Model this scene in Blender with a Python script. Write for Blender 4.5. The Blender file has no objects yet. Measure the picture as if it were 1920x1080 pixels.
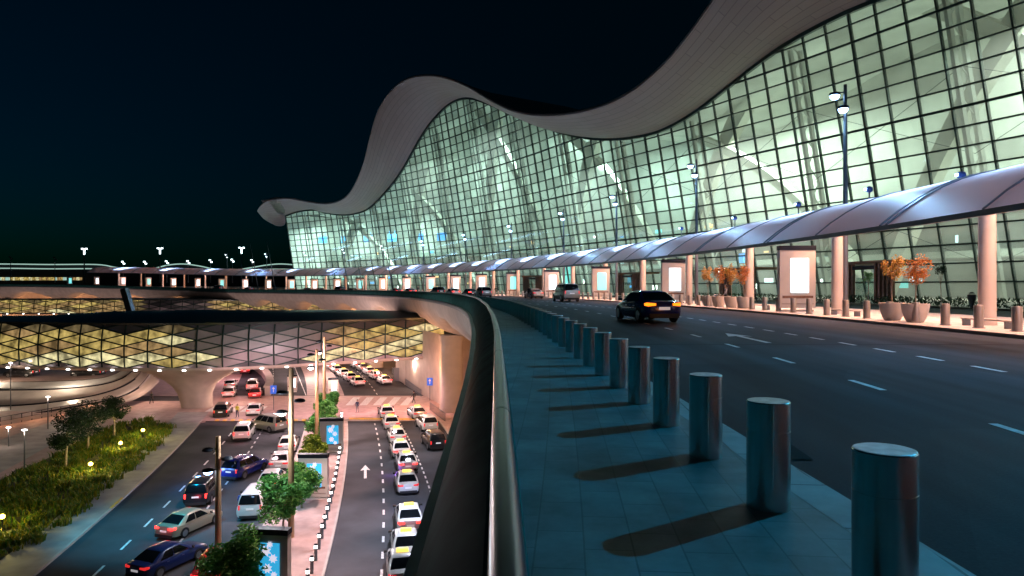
import bpy, bmesh, math, random
from math import sin, cos, pi, radians, sqrt, atan2
from mathutils import Vector, Matrix
random.seed(11)
SC = bpy.context.scene
COL = SC.collection

# ------------------------------------------------------------------ camera geometry (real units, metres)
F, CXP, HZ, EYE = 1280.0, 960.0, 538.0, 1.6
GZ = -15.4                    # level of the lower forecourt
CX, CY = -252.0, 25.0         # centre of the curved departures road

def P(R, ph, z=0.0):
    return Vector((CX + R*cos(ph), CY + R*sin(ph), z))
def tang(ph):
    return atan2(cos(ph), -sin(ph))            # heading angle of increasing phi
def zd(ph):                                     # the deck climbs gently far away
    t = min(1.0, max(0.0, (math.degrees(ph)-46)/32.0))
    return 1.9*t*t*(3-2*t)
def ground(px, py, z=GZ):
    Y = F*(EYE-z)/(py-HZ)
    return Vector(((px-CXP)/F*Y, Y, z))
def hit_R(px, Rf):
    a = (px-CXP)/F; z = 0.0
    for _ in range(14):
        R = Rf(z) if callable(Rf) else Rf
        A = a*a+1; B = 2*(-a*CX) - 2*CY; Cc = CX*CX+CY*CY-R*R
        Y = (-B+sqrt(max(0, B*B-4*A*Cc)))/(2*A)
        yield_z = z
        z = z_from(Y)
    return Y, a*Y
def z_from(Y): return 0.0
def hit(px, py, R, lean=0.0):
    """point where the sight line through a pixel meets a (leaning) cylinder about the road's centre"""
    a = (px-CXP)/F; z = 0.0
    for _ in range(25):
        r = R-lean*z
        A = a*a+1; B = -2*a*CX-2*CY; Cc = CX*CX+CY*CY-r*r
        Y = (-B+sqrt(max(0.0, B*B-4*A*Cc)))/(2*A)
        z = EYE+(HZ-py)*Y/F
    ph = atan2(Y-CY, a*Y-CX)
    return ph, z, r

def lerp(a, b, t): return a+(b-a)*t
def interp(pts, x):
    if x <= pts[0][0]:
        (x0, y0), (x1, y1) = pts[0], pts[1]
    elif x >= pts[-1][0]:
        (x0, y0), (x1, y1) = pts[-2], pts[-1]
    else:
        for i in range(len(pts)-1):
            if pts[i][0] <= x <= pts[i+1][0]:
                (x0, y0), (x1, y1) = pts[i], pts[i+1]; break
    return y0+(y1-y0)*(x-x0)/(x1-x0)
def spline(pts, n=10):
    out = []
    for i in range(len(pts)-1):
        p0 = pts[max(0, i-1)]; p1 = pts[i]; p2 = pts[i+1]; p3 = pts[min(len(pts)-1, i+2)]
        for k in range(n):
            t = k/n
            out.append(tuple(.5*((2*b)+(-a+c)*t+(2*a-5*b+4*c-d)*t*t+(-a+3*b-3*c+d)*t**3) for a, b, c, d in zip(p0, p1, p2, p3)))
    out.append(tuple(pts[-1]))
    return out

# ------------------------------------------------------------------ mesh collector
class MB:
    def __init__(s): s.v = []; s.f = []; s.mi = []; s.uv = {}
    def add(s, vs, fs, mi=0):
        b = len(s.v); s.v += [tuple(v) for v in vs]
        for f in fs: s.f.append(tuple(b+i for i in f)); s.mi.append(mi)
    def quad(s, a, b, c, d, mi=0): s.add([a, b, c, d], [(0, 1, 2, 3)], mi)
    def box(s, c, sz, rz=0.0, mi=0, M=None):
        x, y, z = (k/2 for k in sz); vs = []
        for dz in (-z, z):
            for dx, dy in ((-x, -y), (x, -y), (x, y), (-x, y)):
                p = Vector((dx, dy, dz))
                if M is not None: p = M @ p
                elif rz: p = Vector((dx*cos(rz)-dy*sin(rz), dx*sin(rz)+dy*cos(rz), dz))
                vs.append(p+Vector(c))
        s.add(vs, [(3, 2, 1, 0), (4, 5, 6, 7), (0, 1, 5, 4), (1, 2, 6, 5), (2, 3, 7, 6), (3, 0, 4, 7)], mi)
    def bar(s, a, b, w, d=None, up=(0, 0, 1), mi=0):
        """rectangular bar from a to b, w wide across 'up', d deep along it"""
        a = Vector(a); b = Vector(b); d = d or w
        t = (b-a)
        if t.length < 1e-6: return
        t.normalize(); u = Vector(up)
        sd = t.cross(u)
        if sd.length < 1e-4: u = Vector((1, 0, 0)); sd = t.cross(u)
        sd.normalize(); u = sd.cross(t)
        vs = []
        for p in (a, b):
            for i, j in ((-1, -1), (1, -1), (1, 1), (-1, 1)): vs.append(p+sd*(i*w/2)+u*(j*d/2))
        s.add(vs, [(3, 2, 1, 0), (4, 5, 6, 7), (0, 1, 5, 4), (1, 2, 6, 5), (2, 3, 7, 6), (3, 0, 4, 7)], mi)
    def loft(s, rings, closed=True, cap=True, mi=0):
        n = len(rings[0]); vs = [v for r in rings for v in r]; fs = []
        m = n if closed else n-1
        for i in range(len(rings)-1):
            for j in range(m):
                k = (j+1) % n
                fs.append((i*n+j, i*n+k, (i+1)*n+k, (i+1)*n+j))
        if cap and closed:
            fs.append(tuple(range(n-1, -1, -1))); fs.append(tuple((len(rings)-1)*n+j for j in range(n)))
        s.add(vs, fs, mi)
    def tube(s, pts, rad, n=10, cap=True, mi=0):
        pts = [Vector(p) for p in pts]; rings = []
        for i, p in enumerate(pts):
            t = (pts[min(i+1, len(pts)-1)]-pts[max(i-1, 0)]).normalized()
            u = Vector((0, 0, 1)) if abs(t.z) < .95 else Vector((1, 0, 0))
            sd = t.cross(u).normalized(); u = sd.cross(t)
            r = rad[i] if isinstance(rad, (list, tuple)) else rad
            rings.append([p+sd*(r*cos(2*pi*k/n))+u*(r*sin(2*pi*k/n)) for k in range(n)])
        s.loft(rings, True, cap, mi)
    def lathe(s, prof, n=24, c=(0, 0, 0), mi=0, cap=True):
        s.loft([[(c[0]+r*cos(2*pi*k/n), c[1]+r*sin(2*pi*k/n), c[2]+z) for k in range(n)] for r, z in prof], True, cap, mi)
    def build(s, name, mats, parent=None, smooth=False, off=None, flip=False, sharp=None):
        me = bpy.data.meshes.new(name)
        o0 = Vector(off) if off is not None else (parent.location if parent is not None and parent.get('_w') else Vector((0, 0, 0)))
        if parent is not None and parent.get('_wl') is not None: o0 = Vector(parent['_wl'])
        me.from_pydata([Vector(v)-o0 for v in s.v], [], s.f)
        for m in (mats if isinstance(mats, (list, tuple)) else [mats]): me.materials.append(m)
        if flip: me.flip_normals()
        elif len(s.f) < 30000:
            bm = bmesh.new(); bm.from_mesh(me)
            if bm.faces and all(len(e.link_faces) == 2 for e in bm.edges):
                bmesh.ops.recalc_face_normals(bm, faces=bm.faces); bm.to_mesh(me)
            bm.free()
        if len(me.materials) > 1: me.polygons.foreach_set('material_index', s.mi)
        if smooth:
            me.polygons.foreach_set('use_smooth', [True]*len(me.polygons))
            if sharp: me.set_sharp_from_angle(angle=radians(sharp))
        me.update()
        o = bpy.data.objects.new(name, me); COL.objects.link(o)
        if parent is not None: o.parent = parent
        return o

def tag(o, label=None, cat=None, group=None, kind=None):
    if label: o['label'] = label
    if cat: o['category'] = cat
    if group: o['group'] = group
    if kind: o['kind'] = kind
    return o
def thing(name, label, cat, loc=(0, 0, 0), rz=0.0, group=None):
    o = bpy.data.objects.new(name, None); COL.objects.link(o)
    o.empty_display_size = .2
    o.location = loc; o.rotation_euler = (0, 0, rz)
    return tag(o, label, cat, group)
def wthing(name, label, cat, loc, group=None):
    """a thing whose parts are given in world coordinates"""
    o = thing(name, label, cat, loc, 0, group); o['_wl'] = list(loc); return o
def wpart(o, parent):
    """make o (a mesh built in world coordinates below a wthing) act as a parent of world-built sub-parts"""
    o['_wl'] = list(parent['_wl']); return o
KIDS = {}
def copy_tree(o, parent=None):
    c = o.copy(); COL.objects.link(c)
    if parent is not None: c.parent = parent
    for ch in list(o.children): copy_tree(ch, c)
    return c

# ------------------------------------------------------------------ materials
def nodes(name):
    m = bpy.data.materials.new(name); m.use_nodes = True
    nt = m.node_tree; return m, nt, nt.nodes, nt.links, nt.nodes['Principled BSDF']
def mat(name, col, rough=.6, metal=0.0, noise=0.0, scale=3.0, spec=.5, bump=0.0, emit=None, es=0.0, detail=5):
    m, nt, N, L, b = nodes(name)
    b.inputs['Base Color'].default_value = (*col, 1); b.inputs['Roughness'].default_value = rough
    b.inputs['Metallic'].default_value = metal; b.inputs['Specular IOR Level'].default_value = spec
    if emit: b.inputs['Emission Color'].default_value = (*emit, 1); b.inputs['Emission Strength'].default_value = es
    if noise or bump:
        tc = N.new('ShaderNodeTexCoord'); nz = N.new('ShaderNodeTexNoise')
        nz.inputs['Scale'].default_value = scale; nz.inputs['Detail'].default_value = detail
        L.new(tc.outputs['Object'], nz.inputs['Vector'])
        if noise:
            mr = N.new('ShaderNodeMapRange'); mr.inputs[1].default_value = .3; mr.inputs[2].default_value = .7
            mr.inputs[3].default_value = 1-noise; mr.inputs[4].default_value = 1+noise
            L.new(nz.outputs['Fac'], mr.inputs[0])
            mx = N.new('ShaderNodeMix'); mx.data_type = 'RGBA'; mx.blend_type = 'MULTIPLY'; mx.inputs[0].default_value = 1
            mx.inputs[6].default_value = (*col, 1); L.new(mr.outputs[0], mx.inputs[7]); L.new(mx.outputs[2], b.inputs['Base Color'])
        if bump:
            bp = N.new('ShaderNodeBump'); bp.inputs['Strength'].default_value = bump; bp.inputs['Distance'].default_value = .02
            L.new(nz.outputs['Fac'], bp.inputs['Height']); L.new(bp.outputs[0], b.inputs['Normal'])
    return m
def glow(name, col, s):
    m, nt, N, L, b = nodes(name); b.inputs['Base Color'].default_value = (*col, 1)
    b.inputs['Emission Color'].default_value = (*col, 1); b.inputs['Emission Strength'].default_value = s; return m
def leafmat(name, c1, c2, c3):
    m, nt, N, L, b = nodes(name)
    g = N.new('ShaderNodeNewGeometry'); r = N.new('ShaderNodeValToRGB')
    r.color_ramp.elements[0].color = (*c1, 1); r.color_ramp.elements[1].color = (*c3, 1)
    e = r.color_ramp.elements.new(.5); e.color = (*c2, 1)
    L.new(g.outputs['Random Per Island'], r.inputs[0]); L.new(r.outputs[0], b.inputs['Base Color'])
    b.inputs['Roughness'].default_value = .6
    tr = N.new('ShaderNodeBsdfTranslucent'); L.new(r.outputs[0], tr.inputs['Color'])
    mx = N.new('ShaderNodeMixShader'); mx.inputs[0].default_value = .3
    L.new(b.outputs[0], mx.inputs[1]); L.new(tr.outputs[0], mx.inputs[2]); L.new(mx.outputs[0], N['Material Output'].inputs[0])
    return m
def paving(name, c1, c2, mortar, w, h, rough=.6, ms=.012, noise=.35):
    m, nt, N, L, b = nodes(name)
    uv = N.new('ShaderNodeUVMap'); uv.uv_map = 'UV'
    br = N.new('ShaderNodeTexBrick'); br.inputs['Scale'].default_value = 1
    br.inputs['Brick Width'].default_value = w; br.inputs['Row Height'].default_value = h
    br.inputs['Mortar Size'].default_value = ms; br.inputs['Color1'].default_value = (*c1, 1); br.inputs['Color2'].default_value = (*c2, 1)
    br.inputs['Mortar'].default_value = (*mortar, 1)
    L.new(uv.outputs[0], br.inputs['Vector'])
    nz = N.new('ShaderNodeTexNoise'); nz.inputs['Scale'].default_value = 1.3; nz.inputs['Detail'].default_value = 8; nz.inputs['Roughness'].default_value = .65
    L.new(uv.outputs[0], nz.inputs['Vector'])
    mr = N.new('ShaderNodeMapRange'); mr.inputs[1].default_value = .3; mr.inputs[2].default_value = .7; mr.inputs[3].default_value = 1-noise; mr.inputs[4].default_value = 1+noise
    L.new(nz.outputs['Fac'], mr.inputs[0])
    mx = N.new('ShaderNodeMix'); mx.data_type = 'RGBA'; mx.blend_type = 'MULTIPLY'; mx.inputs[0].default_value = 1
    L.new(br.outputs['Color'], mx.inputs[6]); L.new(mr.outputs[0], mx.inputs[7]); L.new(mx.outputs[2], b.inputs['Base Color'])
    r2 = N.new('ShaderNodeMapRange'); r2.inputs[3].default_value = rough-.15; r2.inputs[4].default_value = rough+.15
    L.new(nz.outputs['Fac'], r2.inputs[0]); L.new(r2.outputs[0], b.inputs['Roughness'])
    bp = N.new('ShaderNodeBump'); bp.inputs['Strength'].default_value = .4; bp.inputs['Distance'].default_value = .006
    L.new(br.outputs['Fac'], bp.inputs['Height']); bp.invert = True; L.new(bp.outputs[0], b.inputs['Normal'])
    return m
def asphalt(name, col, rough=.55, lanes=False, spec=.04):
    m, nt, N, L, b = nodes(name)
    tc = N.new('ShaderNodeTexCoord')
    a = N.new('ShaderNodeTexNoise'); a.inputs['Scale'].default_value = .22; a.inputs['Detail'].default_value = 6
    c = N.new('ShaderNodeTexNoise'); c.inputs['Scale'].default_value = 35; c.inputs['Detail'].default_value = 3
    L.new(tc.outputs['Object'], a.inputs['Vector']); L.new(tc.outputs['Object'], c.inputs['Vector'])
    ad = N.new('ShaderNodeMath'); ad.operation = 'MULTIPLY_ADD'; ad.inputs[1].default_value = .5
    L.new(c.outputs['Fac'], ad.inputs[0]); L.new(a.outputs['Fac'], ad.inputs[2])
    r = N.new('ShaderNodeValToRGB'); r.color_ramp.elements[0].position = .5; r.color_ramp.elements[1].position = 1.0
    r.color_ramp.elements[0].color = (*[k*.62 for k in col], 1); r.color_ramp.elements[1].color = (*[k*1.4 for k in col], 1)
    L.new(ad.outputs[0], r.inputs[0]); L.new(r.outputs[0], b.inputs['Base Color'])
    if lanes:   # tyre polished wheel tracks, long streaks and a few darker patches, along the road
        uv = N.new('ShaderNodeUVMap'); uv.uv_map = 'UV'; mp = N.new('ShaderNodeMapping'); mp.inputs['Scale'].default_value = (.05, 1.15, 1)
        n3 = N.new('ShaderNodeTexNoise'); n3.inputs['Scale'].default_value = 1.0; n3.inputs['Detail'].default_value = 5
        L.new(uv.outputs[0], mp.inputs[0]); L.new(mp.outputs[0], n3.inputs['Vector'])
        m3 = N.new('ShaderNodeMapRange'); m3.inputs[1].default_value = .33; m3.inputs[2].default_value = .67; m3.inputs[3].default_value = .55; m3.inputs[4].default_value = 1.35
        L.new(n3.outputs['Fac'], m3.inputs[0])
        vo = N.new('ShaderNodeTexVoronoi'); vo.inputs['Scale'].default_value = .3; vo.distance = 'CHEBYCHEV'; m5 = N.new('ShaderNodeMapping'); m5.inputs['Scale'].default_value = (.5, 1, 1)
        L.new(uv.outputs[0], m5.inputs[0]); L.new(m5.outputs[0], vo.inputs['Vector'])
        m4 = N.new('ShaderNodeMapRange'); m4.inputs[1].default_value = 0; m4.inputs[2].default_value = 1; m4.inputs[3].default_value = .82; m4.inputs[4].default_value = 1.12
        sp = N.new('ShaderNodeSeparateColor'); L.new(vo.outputs['Color'], sp.inputs[0]); L.new(sp.outputs[0], m4.inputs[0])
        mu = N.new('ShaderNodeMath'); mu.operation = 'MULTIPLY'; L.new(m3.outputs[0], mu.inputs[0]); L.new(m4.outputs[0], mu.inputs[1])
        mxx = N.new('ShaderNodeMix'); mxx.data_type = 'RGBA'; mxx.blend_type = 'MULTIPLY'; mxx.inputs[0].default_value = 1
        L.new(r.outputs[0], mxx.inputs[6]); L.new(mu.outputs[0], mxx.inputs[7]); L.new(mxx.outputs[2], b.inputs['Base Color'])
    mr = N.new('ShaderNodeMapRange'); mr.inputs[3].default_value = rough-.15; mr.inputs[4].default_value = rough+.2
    L.new(a.outputs['Fac'], mr.inputs[0]); L.new(mr.outputs[0], b.inputs['Roughness'])
    bp = N.new('ShaderNodeBump'); bp.inputs['Strength'].default_value = .25; bp.inputs['Distance'].default_value = .01
    L.new(c.outputs['Fac'], bp.inputs['Height']); L.new(bp.outputs[0], b.inputs['Normal'])
    b.inputs['Specular IOR Level'].default_value = spec
    return m
def brushed(name, col, rough):
    m, nt, N, L, b = nodes(name)
    b.inputs['Base Color'].default_value = (*col, 1); b.inputs['Metallic'].default_value = 1
    tg = N.new('ShaderNodeTangent'); tg.direction_type = 'RADIAL'; tg.axis = 'Z'; L.new(tg.outputs[0], b.inputs['Tangent']); b.inputs['Anisotropic'].default_value = .8; b.inputs['Anisotropic Rotation'].default_value = .25
    tc = N.new('ShaderNodeTexCoord'); mp = N.new('ShaderNodeMapping'); mp.inputs['Scale'].default_value = (2, 2, 160)
    nz = N.new('ShaderNodeTexNoise'); nz.inputs['Scale'].default_value = 2; nz.inputs['Detail'].default_value = 4
    L.new(tc.outputs['Object'], mp.inputs[0]); L.new(mp.outputs[0], nz.inputs['Vector'])
    mr = N.new('ShaderNodeMapRange'); mr.inputs[3].default_value = rough-.03; mr.inputs[4].default_value = rough+.05
    L.new(nz.outputs['Fac'], mr.inputs[0]); L.new(mr.outputs[0], b.inputs['Roughness'])
    n2 = N.new('ShaderNodeTexNoise'); n2.inputs['Scale'].default_value = 5; n2.inputs['Detail'].default_value = 6
    L.new(tc.outputs['Object'], n2.inputs['Vector'])
    m2 = N.new('ShaderNodeMapRange'); m2.inputs[1].default_value = .35; m2.inputs[2].default_value = .7; m2.inputs[3].default_value = .86; m2.inputs[4].default_value = 1.03
    L.new(n2.outputs['Fac'], m2.inputs[0])
    mx = N.new('ShaderNodeMix'); mx.data_type = 'RGBA'; mx.blend_type = 'MULTIPLY'; mx.inputs[0].default_value = 1
    mx.inputs[6].default_value = (*col, 1); L.new(m2.outputs[0], mx.inputs[7]); L.new(mx.outputs[2], b.inputs['Base Color'])
    return m
def glassmat(name, tint, gl=.12, rough=.04, vary=0.0, haze=0.0):
    m, nt, N, L, b = nodes(name); N.remove(b)
    t = N.new('ShaderNodeBsdfTransparent'); t.inputs[0].default_value = (*tint, 1)
    if vary:
        ge = N.new('ShaderNodeNewGeometry'); mr = N.new('ShaderNodeMapRange'); mr.inputs[3].default_value = 1-vary; mr.inputs[4].default_value = 1.12
        L.new(ge.outputs['Random Per Island'], mr.inputs[0])
        mm = N.new('ShaderNodeMix'); mm.data_type = 'RGBA'; mm.blend_type = 'MULTIPLY'; mm.inputs[0].default_value = 1; mm.inputs[6].default_value = (*tint, 1)
        L.new(mr.outputs[0], mm.inputs[7]); L.new(mm.outputs[2], t.inputs[0])
    if haze:    # haze mixed into the pane: a translucent share veils the hall behind
        tl = N.new('ShaderNodeBsdfTranslucent'); tl.inputs[0].default_value = (.72, .86, .8, 1)
        m0 = N.new('ShaderNodeMixShader'); m0.inputs[0].default_value = haze
        L.new(t.outputs[0], m0.inputs[1]); L.new(tl.outputs[0], m0.inputs[2]); t = m0
    g = N.new('ShaderNodeBsdfGlossy'); g.inputs['Roughness'].default_value = rough; g.inputs[0].default_value = (.9, 1, 1, 1)
    mx = N.new('ShaderNodeMixShader'); mx.inputs[0].default_value = gl
    L.new(t.outputs[0], mx.inputs[1]); L.new(g.outputs[0], mx.inputs[2]); L.new(mx.outputs[0], N['Material Output'].inputs[0])
    return m

M = {}
M['asphalt'] = asphalt('deck asphalt', (.032, .037, .043), .65, True)
M['asphalt_low'] = asphalt('forecourt asphalt', (.07, .073, .08), .7, spec=.01)
M['line'] = mat('road paint', (.62, .63, .62), .6, noise=.3, scale=6)
M['yellow_line'] = mat('yellow paint', (.75, .42, .04), .6, noise=.25, scale=5)
M['walk'] = paving('grey slabs', (.17, .185, .185), (.235, .24, .235), (.13, .135, .135), .6, .3, ms=.006, noise=.5)
M['kerbstone'] = paving('kerb stones', (.36, .37, .37), (.4, .41, .4), (.15, .15, .15), 1.0, .6)
M['pave_warm'] = paving('sand coloured paving', (.52, .45, .4), (.58, .5, .45), (.36, .31, .28), .9, .45)
M['pave_pink'] = mat('pinkish paving', (.42, .3, .27), .65, noise=.18, scale=1.2)
M['pave_grey'] = mat('grey paving', (.33, .33, .32), .7, noise=.2, scale=.8)
M['soil'] = mat('dark planting soil', (.05, .05, .025), .9, noise=.5, scale=1.5)
M['ground'] = mat('far ground', (.05, .05, .05), .9, noise=.3, scale=.05)
M['steel'] = brushed('brushed steel', (.62, .6, .57), .24)
M['steel_top'] = mat('satin steel top', (.5, .52, .54), .45, .75, noise=.35, scale=9)
M['dark_metal'] = mat('dark green grey metal', (.035, .045, .045), .38, .55, noise=.25, scale=2)
M['cladding'] = mat('dark parapet cladding', (.03, .12, .12), .6, .0, noise=.35, scale=2.5, spec=.002)
M['beam'] = mat('canopy edge beam', (.22, .27, .36), .4, .3)
M['lip'] = mat('parapet lip metal', (.07, .1, .12), .45, .4, noise=.25, scale=2)
M['rail'] = mat('satin handrail', (.07, .065, .08), .3, .95, noise=.15, scale=6)
M['concrete'] = mat('pale concrete', (.42, .38, .35), .75, noise=.13, scale=.6)
M['concrete_warm'] = mat('beige concrete', (.5, .43, .37), .75, noise=.12, scale=.6)
M['frame'] = mat('dark green mullions', (.012, .035, .032), .45, .3)
M['white'] = mat('white paint', (.78, .78, .76), .5)
M['offwhite'] = mat('interior lining', (.6, .6, .56), .8, noise=.22, scale=.12)
M['legmat'] = mat('beige arch leg', (.56, .55, .48), .8, noise=.1, scale=.2)
M['slab'] = mat('floor slab edge', (.3, .31, .28), .8)
M['wood'] = mat('brown slats', (.16, .085, .05), .6, noise=.3, scale=4)
M['black'] = mat('black panel', (.012, .015, .022), .5, spec=.15)
M['pole'] = mat('lamp post steel', (.14, .16, .18), .4, .7)
M['pole_warm'] = mat('tan lamp post', (.42, .24, .13), .5, .1, noise=.1, scale=1)
M['glass'] = glassmat('facade glass', (.54, .76, .7), .06, .06, vary=.42, haze=.15)
M['glass_clear'] = glassmat('clear glass', (.7, .8, .78), .06, .05)
M['roof'] = mat('roof top metal', (.12, .13, .13), .5, .2)
M['bark'] = mat('bark', (.13, .1, .07), .9, noise=.35, scale=8)
M['bark_pale'] = mat('pale bark', (.34, .27, .2), .85, noise=.3, scale=8)
M['leaf'] = leafmat('green leaves', (.03, .16, .03), (.07, .27, .05), (.17, .4, .07))
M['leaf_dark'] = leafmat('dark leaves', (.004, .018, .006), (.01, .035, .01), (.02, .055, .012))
M['leaf_lime'] = leafmat('lime leaves', (.08, .16, .01), (.16, .28, .02), (.3, .4, .04))
M['leaf_orange'] = leafmat('orange leaves', (.42, .2, .03), (.55, .26, .04), (.5, .36, .06))
M['leaf_red'] = leafmat('red orange leaves', (.5, .14, .03), (.6, .2, .04), (.55, .3, .05))
M['grassmat'] = leafmat('bed grasses', (.025, .1, .006), (.1, .17, .008), (.28, .22, .012))
M['planter'] = mat('planter stone', (.74, .66, .58), .7, noise=.08, scale=3)
M['kiosk'] = mat('kiosk panel', (.62, .58, .52), .45, noise=.06, scale=1)
M['screen'] = glow('lit white screen', (.78, .9, 1.0), 2.0)
M['screen_teal'] = glow('lit teal screen', (.25, .95, .95), 1.0)
M['screen_blue'] = glow('lit blue screen', (.08, .38, 1.0), 1.7)
M['screen_cyan'] = glow('lit cyan poster', (.04, .5, .9), .75)
M['lamp_blue'] = glow('blue white lamp', (.35, .6, 1.0), 14)
M['flower'] = glow('pale flower print', (.8, .75, .9), .9)
M['lamp_white'] = glow('white lamp', (1, .95, .9), 9)
M['lamp_far'] = glow('far lamp', (.8, .95, 1.0), 4)
M['tar'] = mat('dark joint sealant', (.012, .013, .014), .9, spec=.1)
M['lamp_yellow'] = glow('yellow garden lamp', (1, .75, .12), 12)
M['edge_light'] = glow('lit roof edge', (.55, .85, .75), .6)
M['warmstrip'] = glow('warm light strip', (1, .5, .22), 2.2)
# ------------------------------------------------------------------ camera, sky, render settings
cam = bpy.data.cameras.new('camera'); co = bpy.data.objects.new('camera', cam); COL.objects.link(co)
co.location = (0, 0, EYE); co.rotation_euler = (pi/2, 0, 0)
cam.sensor_width = 36; cam.lens = 24; cam.shift_y = -(540-HZ)/1920.0*-1*-1
cam.clip_start = .05; cam.clip_end = 6000
SC.camera = co
w = bpy.data.worlds.new('World'); SC.world = w; w.use_nodes = True
nt = w.node_tree; N = nt.nodes; L = nt.links
sk = N.new('ShaderNodeTexSky'); sk.sky_type = 'NISHITA'; sk.sun_disc = False
sk.sun_elevation = radians(-4.5); sk.sun_rotation = radians(-75); sk.altitude = 10
mxw = N.new('ShaderNodeMix'); mxw.data_type = 'RGBA'; mxw.blend_type = 'MULTIPLY'; mxw.inputs[0].default_value = 1
mxw.inputs[7].default_value = (.0, .62, 1.35, 1)
L.new(sk.outputs[0], mxw.inputs[6])
adw = N.new('ShaderNodeMix'); adw.data_type = 'RGBA'; adw.blend_type = 'ADD'; adw.inputs[0].default_value = 1
adw.inputs[7].default_value = (.0, .010, .014, 1)
L.new(mxw.outputs[2], adw.inputs[6])
L.new(adw.outputs[2], N['Background'].inputs[0]); N['Background'].inputs[1].default_value = .12
SC.view_settings.view_transform = 'Standard'; SC.view_settings.look = 'None'; SC.view_settings.gamma = 1; SC.view_settings.exposure = 0
SC.render.engine = 'CYCLES'
SC.cycles.use_denoising = True
SC.cycles.max_bounces = 6; SC.cycles.diffuse_bounces = 3; SC.cycles.glossy_bounces = 3; SC.cycles.transparent_max_bounces = 12; SC.cycles.transmission_bounces = 4
SC.cycles.sample_clamp_indirect = 3; SC.cycles.sample_clamp_direct = 0
SC.cycles.caustics_reflective = False; SC.cycles.caustics_refractive = False
def lamp(kind, loc, power, col, size=.3, rot=None, aim=None, spot=None, blend=.4, sy=None):
    d = bpy.data.lights.new('lamp', kind); d.energy = power; d.color = col
    if kind == 'AREA':
        d.size = size
        if sy: d.shape = 'RECTANGLE'; d.size_y = sy
        if spot: d.spread = radians(spot)
    elif kind == 'SUN': d.angle = radians(.5)
    else: d.shadow_soft_size = size
    if kind == 'SPOT': d.spot_size = radians(spot); d.spot_blend = blend
    o = bpy.data.objects.new('lamp_light', d); COL.objects.link(o); o.location = loc
    if aim is not None: o.rotation_euler = (Vector(aim)-Vector(loc)).to_track_quat('-Z', 'Y').to_euler()
    if rot is not None: o.rotation_euler = rot
    return o
lamp('SUN', (0, 0, 80), .012, (.55, .85, 1.0), rot=(radians(35), radians(-30), 0))

# ------------------------------------------------------------------ ground and upper deck
def strip(mb, Ra, Rb, pa, pb, z, za=None, step=.35, uvs=True):
    """flat ring between two radii (functions of phi), with metre UVs"""
    n = max(2, int(math.degrees(pb-pa)/step)); b = len(mb.v)
    fa = Ra if callable(Ra) else (lambda p: Ra)
    fb = Rb if callable(Rb) else (lambda p: Rb)
    for i in range(n+1):
        p = pa+(pb-pa)*i/n
        mb.v.append(tuple(P(fa(p), p, z+zd(p)))); mb.v.append(tuple(P(fb(p), p, z+zd(p))))
        mb.uv[b+2*i] = (fa(p)-250, (p)*255); mb.uv[b+2*i+1] = (fb(p)-250, p*255)
    for i in range(n): mb.f.append((b+2*i, b+2*i+1, b+2*i+3, b+2*i+2)); mb.mi.append(0)
def setuv(o, mb, swap=True):
    uv = o.data.uv_layers.new(name='UV')
    for l in o.data.loops:
        u = mb.uv.get(l.vertex_index, (0, 0)); uv.data[l.index].uv = (u[1], u[0]) if swap else u
def wallstrip(mb, prof, pa, pb, step=.5, Roff=0.0):
    """sweep a profile [(dR, z)] along the curve; dR is added to R_rail"""
    n = max(2, int(math.degrees(pb-pa)/step)); rings = []
    for i in range(n+1):
        p = pa+(pb-pa)*i/n; r0 = Rrail(p)+Roff
        rings.append([P(r0+dr, p, z+zd(p)) for dr, z in prof])
    mb.loft(rings, closed=False, cap=False)
def Rrail(p):
    Y = CY+250*sin(p)
    return 249.6+interp([(-60, 9.0), (-20, 5.9), (1.6, 3.52), (3.2, 3.335), (5.2, 3.12), (7.5, 2.885), (13.5, 2.33), (20, 1.8), (31, 1.12), (46.6, .6), (62, .22), (80, 0), (400, 0)], Y)
PA, PB = radians(-13), radians(96)

gm = MB(); gm.quad((-3000, -400, GZ-.06), (3000, -400, GZ-.06), (3000, 5000, GZ-.06), (-3000, 5000, GZ-.06))
tag(gm.build('ground', M['ground']), kind='structure')
mb = MB(); strip(mb, lambda p: Rrail(p)+.05, lambda p: Rrail(p)+2.28, PA, PB, 0.0)
o = tag(mb.build('walkway', M['walk']), kind='structure'); setuv(o, mb)
mb = MB(); strip(mb, lambda p: Rrail(p)+2.28, lambda p: Rrail(p)+2.6, PA, PB, 0.003)
n0 = len(mb.v)
o = tag(mb.build('kerb_top', M['kerbstone']), kind='structure'); setuv(o, mb)
mb = MB(); wallstrip(mb, [(2.6, .003), (2.6, -.14)], PA, PB)
tag(mb.build('kerb', M['pave_grey']), kind='structure')
mb = MB(); strip(mb, lambda p: Rrail(p)+2.6, 269.0, PA, PB, -.14)
o = tag(mb.build('road', M['asphalt']), kind='structure'); setuv(o, mb)
mb = MB(); strip(mb, lambda p: Rrail(p)+2.62, lambda p: Rrail(p)+2.86, PA, PB, -.136)
tag(mb.build('gutter', M['kerbstone']), kind='structure'); setuv(bpy.data.objects['gutter'], mb)
mb = MB(); strip(mb, 269.0, 278.5, PA, PB, 0.0)
o = tag(mb.build('pavement', M['pave_warm']), kind='structure'); setuv(o, mb)
mb = MB()
for R in (269.0, 278.5):
    n = 240
    mb.loft([[P(R, PA+(PB-PA)*i/n, zd(PA+(PB-PA)*i/n)), P(R, PA+(PB-PA)*i/n, -.14+zd(PA+(PB-PA)*i/n))] for i in range(n+1)], closed=False, cap=False)
tag(mb.build('pavement_kerb', M['pave_grey'], flip=True), kind='structure')
mb = MB(); strip(mb, 278.5, 289.0, PA, PB, -.14)
o = tag(mb.build('inner_road', M['asphalt']), kind='structure'); setuv(o, mb)
mb = MB(); strip(mb, 289.0, 365.0, PA, PB, 0.0)
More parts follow.
